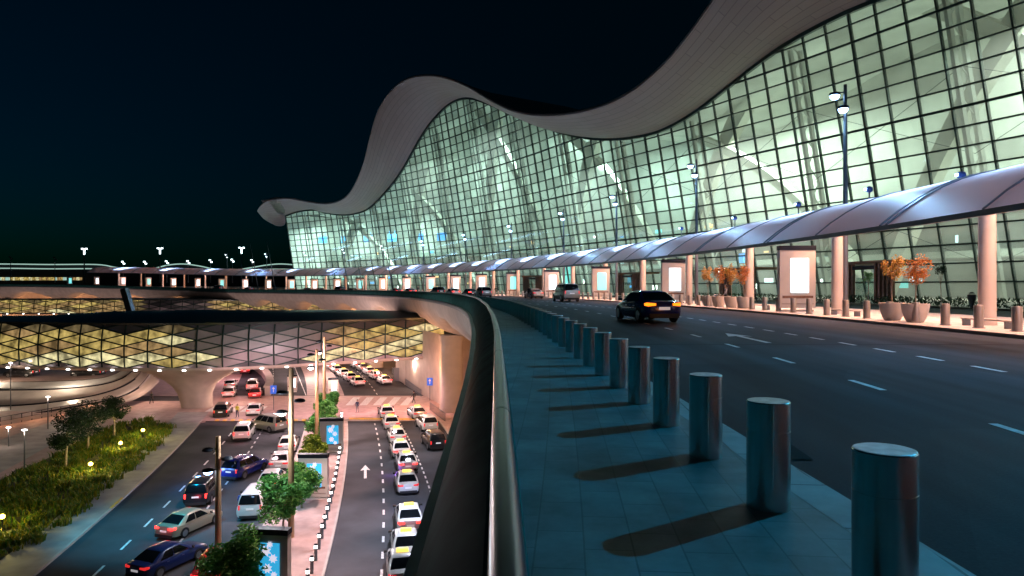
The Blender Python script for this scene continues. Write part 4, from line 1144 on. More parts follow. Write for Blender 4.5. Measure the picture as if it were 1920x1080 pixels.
for k in range(4):
    mb = MB(); rings = []
    for a, b in zip(E3[k], E3[k+1]):
        a, b = Vector(a), Vector(b); d = (b-a); L_n = d.length; d.normalize()
        a2 = a+d*min(gap, L_n*.3); nrm = Vector((0, -.55, .83))*.0
        mid = a2.lerp(b, .5)+Vector((0, .1, -.06))
        rings.append([a2, mid, b, b+Vector((0, .5, -.3))])
    mb.loft(rings, closed=False, cap=False); mb.build('band', bm_[k], bank, smooth=True)
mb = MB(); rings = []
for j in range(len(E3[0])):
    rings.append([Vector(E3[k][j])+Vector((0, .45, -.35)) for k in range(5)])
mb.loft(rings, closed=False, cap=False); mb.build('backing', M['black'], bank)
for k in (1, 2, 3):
    mb = MB(); mb.loft([[Vector(e)+Vector((0, -.12, .1)), Vector(e)+Vector((0, -.16, -.3))] for e in E3[k]], closed=False, cap=False); mb.build('gap_shade_strip', M['black'], bank)  # black strips set before the bands stand in for the gaps' shade
mb = MB(); rings = [[Vector(e)+Vector((0, .1, 0)), Vector(e)+Vector((0, 30, .3))] for e in E3[0]]
mb.loft(rings, closed=False, cap=False); tag(mb.build('upper_ramp_road', M['pave_pink'], flip=True), kind='structure')
# street lights and railing by the plaza
for i, (x, y, lab) in enumerate(((20, 770, 'small lamp post before the banded wall, leftmost'), (90, 805, 'small lamp post before the banded wall, above the orange kerb'), (46, 880, 'small lamp post on the grey garden path, left of the trees'), (16, 838, 'low lamp on the grey path at the picture left'))):
    c = ground(x, y); t = thing('path_lamp', lab, 'lamp post', c, 0, 'small lamp posts along the path')
    hh = (6.5, 3.8, 3.6, 2.0)[i]
    mb = MB(); mb.lathe([(.07, 0), (.05, hh)], 8); mb.build('post', M['pole'], t)
    mb = MB(); mb.lathe([(.06, hh), (.2, hh+.03), (.22, hh+.1), (.0001, hh+.16)], 12); mb.build('lamp_glass', M['lamp_white'], t, smooth=True)
    lamp('POINT', c+Vector((.05, -.2, hh-.25)), 60, (1, .7, .55), .15)
a, b = ground(-20, 803), ground(225, 757); t = wthing('railing', 'long dark railing along the orange lit path edge at the left', 'railing', tuple((a+b)/2), 'railings on the forecourt')
mb = MB(); mb.bar(a+Vector((0, 0, 1.1)), b+Vector((0, 0, 1.1)), .07); mb.bar(a+Vector((0, 0, .6)), b+Vector((0, 0, .6)), .04); mb.build('top_rail', M['black'], t)
mb = MB()
for k in range(15):
    c = a.lerp(b, k/14); mb.bar(c, c+Vector((0, 0, 1.1)), .06)
mb.build('bar', M['black'], t)
mb = MB(); mb.loft([[a.lerp(b, k/20)+Vector((.2, .8, .02)), a.lerp(b, k/20)+Vector((.4, .8, .55))] for k in range(21)], closed=False, cap=False)
t2 = tag(mb.build('low_wall', M['pave_warm'], flip=True), 'low orange lit wall along the path below the banded wall', 'wall')
for k in range(5): lamp('POINT', a.lerp(b, .1+.2*k)+Vector((.3, -.4, 1.3)), 90, (1, .48, .25), .2)

lamp('POINT', ground(768, 948)+Vector((0, -.6, .5)), 45, (.06, .1, 1), .3); lamp('POINT', ground(738, 892)+Vector((-.3, 0, .5)), 30, (.3, .08, 1), .3)
# ------------------------------------------------------------------ forecourt lamps (soft pink white light of the place)
pk = (1.0, .5, .56)
for x, y, pw in ((640, 772, 3400), (470, 782, 2000), (760, 772, 3000)):
    lamp('SPOT', ground(x, y)+Vector((0, -4, 7.6)), pw*1.15, pk, .5, aim=ground(x, y)+Vector((0, 3, 0)), spot=125, blend=.5)
for x, y, pw, c_ in ((450, 712, 2600, pk), (620, 700, 3200, (1, .74, .72)), (720, 705, 3000, (1, .55, .38)), (790, 765, 1700, (1, .42, .18)), (300, 765, 1200, pk), (185, 752, 800, (1, .75, .62)), (60, 745, 600, (1, .78, .6))):
    lamp('POINT', ground(x, y)+Vector((0, -1.5, 6.0)), pw, c_, .4)
for y_ in (40, 50, 60, 70, 80): lamp('SPOT', U(-.3, y_, 8.5), 4000, (1, .6, .56), .4, aim=U(-1.8, y_), spot=84, blend=.5)
lamp('SPOT', U(9.5, 72, 8), 1500, (1, .74, .66), .4, aim=U(9.5, 74), spot=110); lamp('SPOT', U(6.5, 48, 9.5), 6500, (.76, .8, 1.0), .4, aim=U(6.5, 48), spot=112, blend=.5); lamp('SPOT', U(6.5, 66, 9.5), 3500, (.8, .8, .95), .4, aim=U(6.5, 66), spot=105, blend=.5)
lamp('SPOT', U(-14, 46, 12), 7500, (.0, .62, 1.0), .4, aim=U(-11, 49), spot=84, blend=.8)  # teal spot added to tint the left road
# ------------------------------------------------------------------ lattice footbridges
lit1 = []
for i, (c, s) in enumerate((((.9, .66, .2), .5), ((.85, .54, .22), .38), ((.9, .8, .42), .75), ((.55, .4, .18), .22))):
    m, nt_, N_, L_, b_ = nodes('lit bridge window'); g_ = N_.new('ShaderNodeTexCoord'); nz = N_.new('ShaderNodeTexNoise'); nz.inputs['Scale'].default_value = .9; nz.inputs['Detail'].default_value = 5
    L_.new(g_.outputs['Object'], nz.inputs['Vector']); mr = N_.new('ShaderNodeMapRange'); mr.inputs[1].default_value = .35; mr.inputs[2].default_value = .7; mr.inputs[3].default_value = s*.3; mr.inputs[4].default_value = s*1.6
    L_.new(nz.outputs['Fac'], mr.inputs[0]); L_.new(mr.outputs[0], b_.inputs['Emission Strength']); b_.inputs['Emission Color'].default_value = (*c, 1); b_.inputs['Base Color'].default_value = (.12, .1, .07, 1); b_.inputs['Roughness'].default_value = .15
    lit1.append(m)
opq = [mat('grey bridge panel', (.3, .28, .28), .4, .1, noise=.1, scale=1), mat('mauve bridge panel', (.36, .32, .35), .35, .1, noise=.1, scale=1), mat('dark bridge panel', (.1, .1, .11), .35, .2)]
def lattice_bridge(name, label, base_pts, zb, zt, cw, hw, lit_fn, roof_d, ndot, seed, back=18, soff=True, lean=.4, crest=1.0):
    """base_pts: plan points along the front lower edge (left to right)"""
    rnd = random.Random(seed)
    pts = [Vector((x, y, 0)) for x, y in base_pts]
    cum = [0]
    for a, b in zip(pts, pts[1:]): cum.append(cum[-1]+(b-a).length)
    Lt = cum[-1]
    def pos(s):
        s = max(0, min(Lt, s))
        for i in range(len(pts)-1):
            if s <= cum[i+1]: return pts[i].lerp(pts[i+1], (s-cum[i])/(cum[i+1]-cum[i]))
        return pts[-1]
    n = int(Lt/cw); rows = int(round((zt-zb)/hw))
    t = wthing(name, label, 'bridge', (pos(Lt/2).x, pos(Lt/2).y, zb))
    def nd(i, k, out=0.0):
        p = pos(i*cw); k = max(0, min(rows, k)); f = k/rows; z = zb+(zt-zb)*f
        bul = -.35*sin(pi*f) + lean*f
        return Vector((p.x, p.y+bul-out, z))
    GB = 4
    for b0 in range(0, n, GB):
        b1 = min(n, b0+GB)
        gl = MB(); fr = MB()
        for i in range(b0, b1):
            for k in range(-1, rows+1):
                # panes: left or right half of each diamond, cut at column lines
                for (ci, side) in ((i, 1), (i+1, -1)):
                    if (ci+k) % 2 == 0: continue
                    oi = ci+side
                    q = [nd(ci, k-1), nd(oi, k), nd(ci, k+1)]
                    if (q[0]-q[2]).length < .05: continue
                    if side < 0: q.reverse()
                    rr = random.Random(seed*1000+ci*50+k); gl.add(q, [(0, 1, 2)], lit_fn(ci*cw, k/rows, rr))
            for k in range(0, rows+1):
                if (i+k) % 2 == 0:
                    if k+1 <= rows: fr.bar(nd(i, k, .03), nd(i+1, k+1, .03), .19, .16)
                    if k-1 >= 0: fr.bar(nd(i, k, .03), nd(i+1, k-1, .03), .19, .16)
            for k in range(rows): fr.bar(nd(i, k, .05), nd(i, k+1, .05), .15, .2, up=(0, 1, 0))
        w_ = wpart(gl.build('lattice_window', lit1+opq, t), t); fr.build('frame', M['frame'], w_)
    S = [Lt*i/40 for i in range(41)]
    mb = MB(); rings = []
    for s in S:
        i = s/cw; p = pos(s); f = Vector((p.x, p.y+lean-.3, zt)); e = crest*interp([(0, .2), (.17, .3), (.33, .75), (.5, .88), (.75, .75), (1, .35)], s/Lt)
        rings.append([f+Vector((0, -.2, -.25)), f+Vector((0, -.3, .05)), f+Vector((0, 1.2, .5*e)), f+Vector((0, 4, (1.3)*e)), f+Vector((0, 8.5, 1.75*e)), f+Vector((0, 13, 1.2*e)), f+Vector((0, back, -.4)), Vector((p.x, p.y+back+lean, zb))])
    mb.loft(rings, closed=False, cap=False); mb.build('roof', roof_d, t, smooth=True, sharp=50, flip=True)
    mb = MB(); rings = []
    for s in S:
        p = pos(s); rings.append([Vector((p.x, p.y-.35, zb+.12)), Vector((p.x, p.y-.5, zb-.1)), Vector((p.x, p.y-.3, zb-.34)), Vector((p.x, p.y+2, zb-.42)), Vector((p.x, p.y+back, zb-.5))])
    mb.loft(rings, closed=False, cap=False); sf = wpart(mb.build('soffit', M['concrete_warm'], t, smooth=True), t)
    for i in range(ndot):
        s = Lt*(i+.5)/ndot; p = pos(s); c = Vector((p.x, p.y-.42, zb-.22)); mb = MB(); mb.lathe([(.001, -.1), (.2, -.08), (.26, 0), (.2, .08), (.001, .1)], 10, c)
        mb.build('downlight', M['lamp_white'], sf, smooth=True)
    return t, pos, Lt
bp = [(-160, 683), (0, 685), (100, 688), (200, 690), (300, 691), (400, 690.5), (500, 686.5), (600, 681), (700, 674.5), (835, 666.5)]
base = [];
for x, y in bp:
    Y = 11.0*F/(y-HZ); base.append(((x-CXP)/F*Y, Y))
base = spline(base, 4)
def lit_a(s, f, r):
    # s measured along the bridge; image columns: lit until ~345 px, opaque until ~640 px, lit again
    x = s_to_px(s)
    lit = x < 345 or x > 642
    if 345 <= x <= 400 and f < .35: lit = True
    if 596 <= x <= 640 and .1 < f < .3: lit = True
    if 530 <= x <= 560 and .75 < f < .95: lit = True
    if 250 < x < 300 and .5 < f < .65: lit = False
    if x > 642 and f > .86: lit = False
    if f > .8 and x < 345: return 3 if (r.random() < .6 and f < .95) else 6
    if f < .08: return 5 if lit else 6
    if lit: return (2 if r.random() < .7 else 0) if .1 < f < .28 else r.choice((0, 0, 0, 0, 1, 1, 1, 2))
    return 6 if f > .8 else (5 if f < .6 and x > 470 else 4)
_b = [Vector((x, y, 0)) for x, y in base]; _c = [0]
for a, b in zip(_b, _b[1:]): _c.append(_c[-1]+(b-a).length)
_px = [(c, CXP+F*v.x/v.y) for c, v in zip(_c, _b)]
def s_to_px(s): return interp(_px, s)
roofm = mat('bridge roof metal', (.05, .065, .065), .3, .6, noise=.2, scale=.3)
br1, pos1, Lt1 = lattice_bridge('lattice_bridge', 'big enclosed footbridge with a lit diamond lattice on a flared pylon', base, -9.4, -3.3, 3.3, .76, lit_a, roofm, 24, 7)
# flared pylon
g = ground(352, 771); t = br1
mb = MB(); rings = []
for f, lw, rw, d in ((0, 2.1, 2.0, 1.6), (.12, 2.1, 1.95, 1.6), (.35, 2.3, 2.1, 1.75), (.55, 2.9, 2.7, 2.1), (.72, 3.9, 3.9, 2.7), (.86, 5.3, 5.6, 3.5), (.95, 6.6, 7.2, 4.2), (1.0, 7.6, 8.4, 4.6)):
    ring = []
    for k in range(32):
        a = 2*pi*k/32; c_, s_ = cos(a), sin(a)
        ring.append(Vector((g.x+(lw if c_ < 0 else rw)*math.copysign(abs(c_)**.75, c_)-.8*f, g.y+3+d*math.copysign(abs(s_)**.75, s_), GZ+f*(-9.75-GZ))))
    rings.append(ring)
mb.loft(rings); mb.build('pylon', M['concrete_warm'], t, smooth=True, sharp=60)
# point lamps added below the bridge to light the space under it
for i in range(6):
    p = pos1(Lt1*(i+.5)/6); lamp('POINT', (p.x, p.y+6, -11.2), 900, (1, .66, .52) if i > 1 else (1, .8, .6), .4)
lamp('POINT', at(545, 650, 84), 260, (.5, .45, 1.0), .2)
# second bridge farther back
b2 = [((x-CXP)/F*Y, Y) for x, Y in ((-120, 222), (60, 222), (270, 218), (420, 212), (560, 205), (740, 196))]
_p2 = None
def lit_b(s, f, r):
    x = -120+s/1.0
    Xw = b2[0][0]+s; xp = CXP+F*Xw/215
    if xp < 268 or 395 < xp < 720: return r.choice((0, 0, 1, 1, 3) if f > .3 else (2, 0, 1))
    return r.choice((4, 6, 5))
br2, pos2, Lt2 = lattice_bridge('lattice_bridge', 'second lattice footbridge farther back, glowing yellow under the viaduct', b2, -6.9, -2.4, 4.0, .75, lit_b, roofm, 30, 13, back=14, crest=.25)
# raking strut seen between the bridges
a, b = at(233, 550, 150), at(250, 590, 150)
mb = MB(); mb.bar(a+Vector((0, 0, 1)), b+Vector((.8, 0, -4)), 1.5, 1.2); tag(mb.build('raking_strut', M['dark_metal']), 'dark leaning strut rising between the two lattice bridges', 'strut')

# ------------------------------------------------------------------ far concourse with wavy lit roof edges
def at3(x, y, Y): return at(x, y, Y)
conc = wthing('far_concourse', 'distant low concourse with two thin wavy lit roof lines', 'building', tuple(at(150, 530, 470)))
wave1 = spline([(-150, 496), (0, 495), (90, 496), (180, 496), (215, 501), (250, 506), (285, 504), (315, 497), (345, 495), (375, 499), (405, 505), (440, 506), (470, 502), (500, 497), (530, 495), (575, 499)], 5)
wave2 = spline([(-150, 504), (0, 503), (90, 504), (180, 504), (225, 508), (265, 509), (310, 505), (350, 505), (400, 508), (450, 509), (500, 505), (545, 505), (575, 507)], 5)
for nm, wv, D in (('roof_edge', wave1, 480), ('roof_edge', wave2, 474)):
    mb = MB(); mb.tube([at(x, y, D) for x, y in wv], .42, 6); mb.build(nm, M['edge_light'], conc)
mb = MB(); rings = []
for (x, y), (x2, y2) in zip(wave1, [(x, interp(wave2, x)) for x, y in wave1]):
    rings.append([at(x, y+.6, 481), at(x, y2, 478), at(x, 545, 478), at(x, 560, 478)])
mb.loft(rings, closed=False, cap=False); mb.build('wall', M['black'], conc)
mb = MB(); rings = [[at(x, y, 481), at(x, y+3, 520)] for x, y in wave1]; mb.loft(rings, closed=False, cap=False); mb.build('roof', M['roof'], conc)
rnd = random.Random(9); x = -60
while x < 152:
    w_ = rnd.uniform(3, 7); mb = MB(); a, b = at(x, 520, 470), at(x+w_, 525.5, 470)
    mb.box(((a.x+b.x)/2, 470, (a.z+b.z)/2), (b.x-a.x, .5, a.z-b.z)); mb.build('window', rnd.choice([lit1[0], lit1[2], lit1[1], M['edge_light']]), conc); x += w_+rnd.uniform(.4, 1.5)
# high mast lights
for i, (x, y, lab) in enumerate(((158, 468, 'tall distant mast light at the left of the sky'), (300, 467, 'tall distant mast light in the middle of the left sky'), (453, 466, 'tall distant mast light nearest the terminal tip'))):
    c = at(x, 530, 420); tp = at(x, y, 420)
    t = thing('mast_light', lab, 'mast light', c, 0, 'mast lights on the far apron'); H = tp.z-c.z
    mb = MB(); mb.lathe([(.5, 0), (.25, H)], 8); mb.build('mast', M['pole'], t)
    mb = MB()
    for s in (-1, 0, 1): mb.box((s*1.2, 0, H+(.5 if s else .1)), (1.0, .8, .8))
    mb.box((0, 0, H-1.6), (.7, .6, 3.0)); mb.build('lamp_cluster', M['lamp_far'], t)
for i, (x, y) in enumerate(((231, 492), (272, 492), (313, 491), (353, 491), (395, 489), (436, 488), (473, 489), (20, 483), (103, 484))):
    D = 300; c = at(x, 530, D); tp = at(x, y, D)
    t = thing('far_lamp', ['far lamp post with white head at the left start of the far canopy', 'far white lamp post, second from the left over the far canopy', 'far white lamp post, third from the left over the far canopy', 'far white lamp post, fourth from the left over the far canopy', 'far white lamp post, fifth from the left over the far canopy', 'far white lamp post, sixth from the left over the far canopy', 'far white lamp post close to the leaning posts', 'dim far lamp post at the picture left edge', 'dim far lamp post left of the first mast light'][i], 'lamp post', c, 0, 'far lamp posts in the left sky'); H = tp.z-c.z
    mb = MB(); mb.lathe([(.2, 0), (.12, H)], 6); mb.build('post', M['pole'], t)
    mb = MB(); mb.box((-.35, 0, H+.3), (.7, .5, .55)); mb.box((.35, 0, H-.55), (.7, .5, .55)); mb.build('lamp_head', M['lamp_far'] if i < 7 else M['pole'], t)
# ------------------------------------------------------------------ vehicles
def paint(name, c, rough=.28, metal=.0):
    m, nt_, N_, L_, b_ = nodes(name); b_.inputs['Base Color'].default_value = (*c, 1); b_.inputs['Roughness'].default_value = rough; b_.inputs['Metallic'].default_value = metal
    b_.inputs['Coat Weight'].default_value = .7; b_.inputs['Coat Roughness'].default_value = .06; return m
PT = {'white': paint('white car paint', (.74, .74, .72)), 'silver': paint('silver car paint', (.5, .48, .43), .35, .6), 'gold': paint('champagne car paint', (.5, .42, .3), .33, .5), 'black': paint('black car paint', (.012, .013, .016)),
      'navy': paint('navy car paint', (.01, .02, .2), .25), 'blue': paint('blue car paint', (.015, .03, .14)), 'red': paint('red car paint', (.42, .02, .02)), 'grey': paint('grey car paint', (.16, .17, .18), .3, .5)}
cg = mat('car window glass', (.006, .008, .01), .06, 0, spec=.6); tyre = mat('tyre rubber', (.015, .015, .015), .8); rimm = mat('alloy rim', (.45, .45, .46), .3, .9)
tl_on = glow('red tail light', (1, .03, .025), 5); tl_amber = glow('amber tail light', (1, .2, .008), 2.6); hl_on = glow('white headlight', (.95, .97, 1), 6); hl_blue = glow('blue white headlight', (.35, .6, 1), 40); tl_dim = glow('dim tail light', (.8, .03, .03), .9)
plate = mat('number plate', (.75, .75, .72), .4, emit=(.9, .85, .9), es=.35); trim = mat('black trim', (.02, .02, .02), .6); sign_y = glow('lit taxi sign', (1, .72, .12), 1.6)
KIND = {'sedan': dict(L=4.8, W=1.85, H=1.46, belt=.93, st=[(-2.4, .72, .42, .72), (-2.34, .86, .28, .95), (-2.1, .95, .22, 1.0), (-1.3, 1, .18, 1.0), (0, 1, .18, .96), (.9, .99, .18, .95), (1.5, .96, .18, .86), (2.1, .9, .2, .74), (2.34, .8, .26, .64), (2.4, .62, .36, .56)], gh=(-1.95, 1.25, -1.0, .3)),
        'suv': dict(L=4.85, W=1.95, H=1.78, belt=1.1, st=[(-2.42, .78, .46, .9), (-2.38, .9, .32, 1.1), (-2.1, .97, .26, 1.14), (-1.3, 1, .24, 1.13), (0, 1, .24, 1.1), (.9, .99, .24, 1.09), (1.4, .97, .24, 1.04), (2.1, .92, .26, .94), (2.36, .84, .32, .82), (2.42, .7, .42, .72)], gh=(-2.34, 1.2, -2.0, .25)),
        'van': dict(L=4.95, W=1.95, H=1.96, belt=1.15, st=[(-2.48, .84, .42, .95), (-2.45, .94, .3, 1.2), (-2.1, .98, .24, 1.2), (-1.3, 1, .22, 1.18), (0, 1, .22, 1.14), (1.0, .99, .22, 1.12), (1.6, .97, .22, 1.0), (2.2, .92, .24, .86), (2.42, .82, .3, .74), (2.48, .66, .4, .64)], gh=(-2.43, 1.75, -2.2, .7))}
GLS = {}
def make_car(kind):
    k = KIND[kind]; W2 = k['W']/2; L2 = k['L']/2; H = k['H']
    root = thing(kind if kind != 'suv' else 'suv', 'car', 'car', (0, 0, -200))
    mb = MB(); rings = []
    for y, w_, zl, zh in k['st']:
        w_ *= W2; h = zh-zl
        half = [(0, zl), (.8*w_, zl), (.95*w_, zl+.08*h), (w_, zl+.35*h), (w_*.995, zl+.6*h), (.955*w_, zl+.86*h), (.86*w_, zh-.01), (.5*w_, zh+.015), (0, zh+.02)]
        ring = [(x, y, z) for x, z in half]+[(-x, y, z) for x, z in half[-2:0:-1]]; rings.append(ring)
    mb.loft(rings)
    yb0, yb1, yr0, yr1 = k['gh']; zb = k['belt']-.02; wb = W2*.93; wr = W2*.70
    b4 = [Vector((-wb, yb0, zb)), Vector((wb, yb0, zb)), Vector((wb*.97, yb1, zb-.03)), Vector((-wb*.97, yb1, zb-.03))]
    r4 = [Vector((-wr, yr0, H-.07)), Vector((wr, yr0, H-.07)), Vector((wr, yr1, H-.05)), Vector((-wr, yr1, H-.05))]
    def lev(f, sq=0.0):
        c = [b.lerp(r, f) for b, r in zip(b4, r4)]
        for v in c: v.x *= 1+.05*sin(pi*f); v.y *= 1+.02*sin(pi*f)
        out = []
        for i in range(4):
            a, b = c[i], c[(i+1) % 4]
            out += [a.lerp(b, .06), a.lerp(b, .35)+((a.lerp(b, .5)-Vector((0, (yb0+yb1)/2, 0))).normalized()*.03 if i % 2 == 0 else Vector((0, 0, 0))), a.lerp(b, .65)+((a.lerp(b, .5)-Vector((0, (yb0+yb1)/2, 0))).normalized()*.03 if i % 2 == 0 else Vector((0, 0, 0))), a.lerp(b, .94)]
        for v in out: v.z = lerp(zb, H-.06, f) if f < 1 else v.z
        return out
    rg = [lev(f) for f in (0, .25, .5, .75, .95, 1.0)]
    top = [v.lerp(Vector((0, (yr0+yr1)/2, H)), .25) for v in rg[-1]]
    for v in top: v.z = H-.012
    top2 = [v.lerp(Vector((0, (yr0+yr1)/2, H)), .6) for v in rg[-1]]
    for v in top2: v.z = H
    mb.loft(rg+[top, top2])
    body = mb.build('body', PT['white'], root, smooth=True, sharp=48)
    def pane(nm, i, u0, u1, v0, v1, off=.018, split=None):
        p = MB()
        def pt(u, v):
            a, b = b4[i].lerp(r4[i], v), b4[(i+1) % 4].lerp(r4[(i+1) % 4], v)
            for q in (a, b): q.x *= 1+.05*sin(pi*v); q.y *= 1+.02*sin(pi*v)
            c = a.lerp(b, u); c.z = lerp(zb, H-.06, v); n_ = Vector(((0, -1, .3), (1, 0, .25), (0, 1, .5), (-1, 0, .25))[i]).normalized()
            bul = .035*(1-abs(2*u-1)**2) if i % 2 == 0 else 0
            return c+n_*(off+bul)
        segs = split or [(u0, u1)]
        for (ua, ub) in segs:
            nU, nV = 6, 4; vs = [pt(lerp(ua, ub, i_/nU), lerp(v0, v1, j/nV)) for j in range(nV+1) for i_ in range(nU+1)]
            p.add(vs, [(j*(nU+1)+i_, j*(nU+1)+i_+1, (j+1)*(nU+1)+i_+1, (j+1)*(nU+1)+i_) for j in range(nV) for i_ in range(nU)])
        return p.build(nm, cg, root, smooth=True)
    pane('rear_window', 0, .07, .93, .1, .93); pane('windscreen', 2, .05, .95, .06, .94)
    sp_ = [(.08, .36), (.39, .66), (.68, .93)] if kind != 'sedan' else [(.16, .47), (.5, .86)]
    pane('side_window', 1, 0, 1, .1, .9, split=sp_); pane('side_window', 3, 0, 1, .1, .9, split=[(1-b, 1-a) for a, b in sp_])
    rW = .33 if kind == 'sedan' else .37
    for sx in (-1, 1):
        for y in (-L2*.6, L2*.6):
            p = MB(); x1 = sx*(W2+.005); x0 = sx*(W2-.23)
            prof_ = [(x0, rW*.9), (x0+sx*.03, rW), (x1-sx*.03, rW), (x1, rW*.93), (x1, rW*.7)]
            p.loft([[(x, y+r*cos(2*pi*j/20), rW+r*sin(2*pi*j/20)) for j in range(20)] for x, r in prof_], cap=True)
            wh = p.build('wheel', tyre, root, smooth=True, sharp=40)
            p = MB(); p.loft([[(x, y+r*cos(2*pi*j/20), rW+r*sin(2*pi*j/20)) for j in range(20)] for x, r in ((x1+sx*.002, rW*.68), (x1+sx*.006, rW*.6), (x1-sx*.02, rW*.5), (x1+sx*.008, rW*.16), (x1+sx*.012, .01))], cap=True)
            p.build('rim', rimm, wh)
            p = MB(); p.loft([[(sx*(W2+.001), y+rW*1.14*cos(pi*j/12), max(.2, rW+rW*1.14*sin(pi*j/12))) for j in range(13)], [(sx*(W2-.12), y+rW*1.14*cos(pi*j/12), max(.2, rW+rW*1.14*sin(pi*j/12))) for j in range(13)]], closed=False, cap=False)
            p.add([(sx*(W2*1.0-.004+.006), y+rW*1.14*cos(pi*j/12), rW+rW*1.14*sin(pi*j/12)) for j in range(13)], [tuple(range(13))]); p.build('wheel_arch', trim, root)
        zt_ = k['st'][1][3]-.16; p = MB(); wl = W2*.84
        yy = -L2+.0
        if kind == 'sedan': p.loft([[(sx*wl*.52, yy-.012+.0, zt_), (sx*wl*.52, yy-.012, zt_+.1), (sx*wl*.52, yy+.1, zt_+.1), (sx*wl*.52, yy+.1, zt_)], [(sx*wl*.98, yy+.03, zt_-.03), (sx*wl*.98, yy+.03, zt_+.13), (sx*wl*.98, yy+.2, zt_+.13), (sx*wl*.98, yy+.2, zt_-.03)], [(sx*wl*1.1, yy+.22, zt_), (sx*wl*1.1, yy+.22, zt_+.1), (sx*wl*1.08, yy+.32, zt_+.1), (sx*wl*1.08, yy+.32, zt_)]])
        else: p.loft([[(sx*wl*.86, yy-.01, zt_-.2), (sx*wl*.98, yy-.01, zt_-.2), (sx*wl*1.02, yy+.12, zt_-.2), (sx*wl*.86, yy+.12, zt_-.2)], [(sx*wl*.84, yy-.01, zt_+.12), (sx*wl*.98, yy-.01, zt_+.12), (sx*wl*1.03, yy+.12, zt_+.12), (sx*wl*.84, yy+.12, zt_+.12)]])
        p.build('tail_light', tl_on, root)
        p = MB(); zf = k['st'][-2][3]-.06; p.loft([[(sx*wl*.5, L2+.0, zf-.1), (sx*wl*.5, L2+.0, zf), (sx*wl*.5, L2-.2, zf+.03), (sx*wl*.5, L2-.2, zf-.1)], [(sx*wl*.97, L2-.14, zf-.08), (sx*wl*.97, L2-.16, zf+.06), (sx*wl*.97, L2-.4, zf+.1), (sx*wl*.97, L2-.4, zf-.08)]]); p.build('headlight', M['white'], root)
        p = MB(); p.loft([[(sx*wb*.98, yb1-.3, zb+.05), (sx*wb*.98, yb1-.2, zb+.05), (sx*wb*.98, yb1-.2, zb+.15), (sx*wb*.98, yb1-.3, zb+.15)], [(sx*(wb+.22), yb1-.38, zb+.04), (sx*(wb+.22), yb1-.26, zb+.04), (sx*(wb+.2), yb1-.26, zb+.2), (sx*(wb+.2), yb1-.38, zb+.2)]]); p.build('mirror', PT['black'], root)
    p = MB(); p.box((0, -L2-.012, k['st'][0][3]-.06), (.52, .02, .13)); p.build('number_plate', plate, root)
    p = MB(); p.box((0, -L2+.06, .33), (W2*1.5, .16, .2)); p.build('bumper', trim, root); p = MB(); p.box((0, L2-.08, .33), (W2*1.3, .18, .2)); p.build('bumper', trim, root)
    for sx in (-1, 1):
        for hy in (.25, -.85): p = MB(); p.box((sx*W2*.96, hy, k['belt']-.17), (.05, .18, .025)); p.build('door_handle', rimm, root)
    return root
PROTO = {k: make_car(k) for k in KIND}
def setm(o, m):
    o.material_slots[0].link = 'OBJECT'; o.material_slots[0].material = m
def place(kind, pt, rz, col, label, taxi=False, lights='dim', grp='cars on the lower forecourt', rear=True, sc=1.0, front=None, name=None):
    r = copy_tree(PROTO[kind]); L2 = KIND[kind]['L']/2*sc
    d = Vector((-sin(rz), cos(rz), 0))
    r.location = Vector(pt)+(d*L2 if rear else Vector((0, 0, 0))); r.rotation_euler = (0, 0, rz); r.scale = (sc, sc, sc)
    r['label'] = label; r['category'] = 'taxi' if taxi else ('van' if kind == 'van' else 'car'); r['group'] = grp
    r.name = 'taxi' if taxi else {'sedan': 'sedan_car', 'suv': 'suv', 'van': 'minivan'}[kind]
    for c in r.children:
        n_ = c.name.split('.')[0]
        if n_ == 'body': setm(c, PT[col])
        elif n_ == 'tail_light': setm(c, {'dim': tl_dim, 'red': tl_on, 'amber': tl_amber, 'off': mat_off}[lights])
        elif n_ == 'headlight' and front: setm(c, front)
    if taxi:
        p = MB(); H = KIND[kind]['H']; p.loft([[(-.36, -.5, H-.02), (.36, -.5, H-.02), (.36, -.2, H-.02), (-.36, -.2, H-.02)], [(-.33, -.46, H+.16), (.33, -.46, H+.16), (.33, -.24, H+.16), (-.33, -.24, H+.16)]]); p.build('roof_sign', sign_y, r)
    if lights in ('red', 'amber') and grp == 'cars on the lower forecourt':
        lamp('POINT', r.location-d*(L2+.9)+Vector((0, 0, .8)), 16 if not taxi else 7, (1, .06, .1) if lights == 'red' else (1, .3, .05), .25)
    return r
mat_off = mat('unlit red lens', (.3, .02, .02), .25)
V = Vector
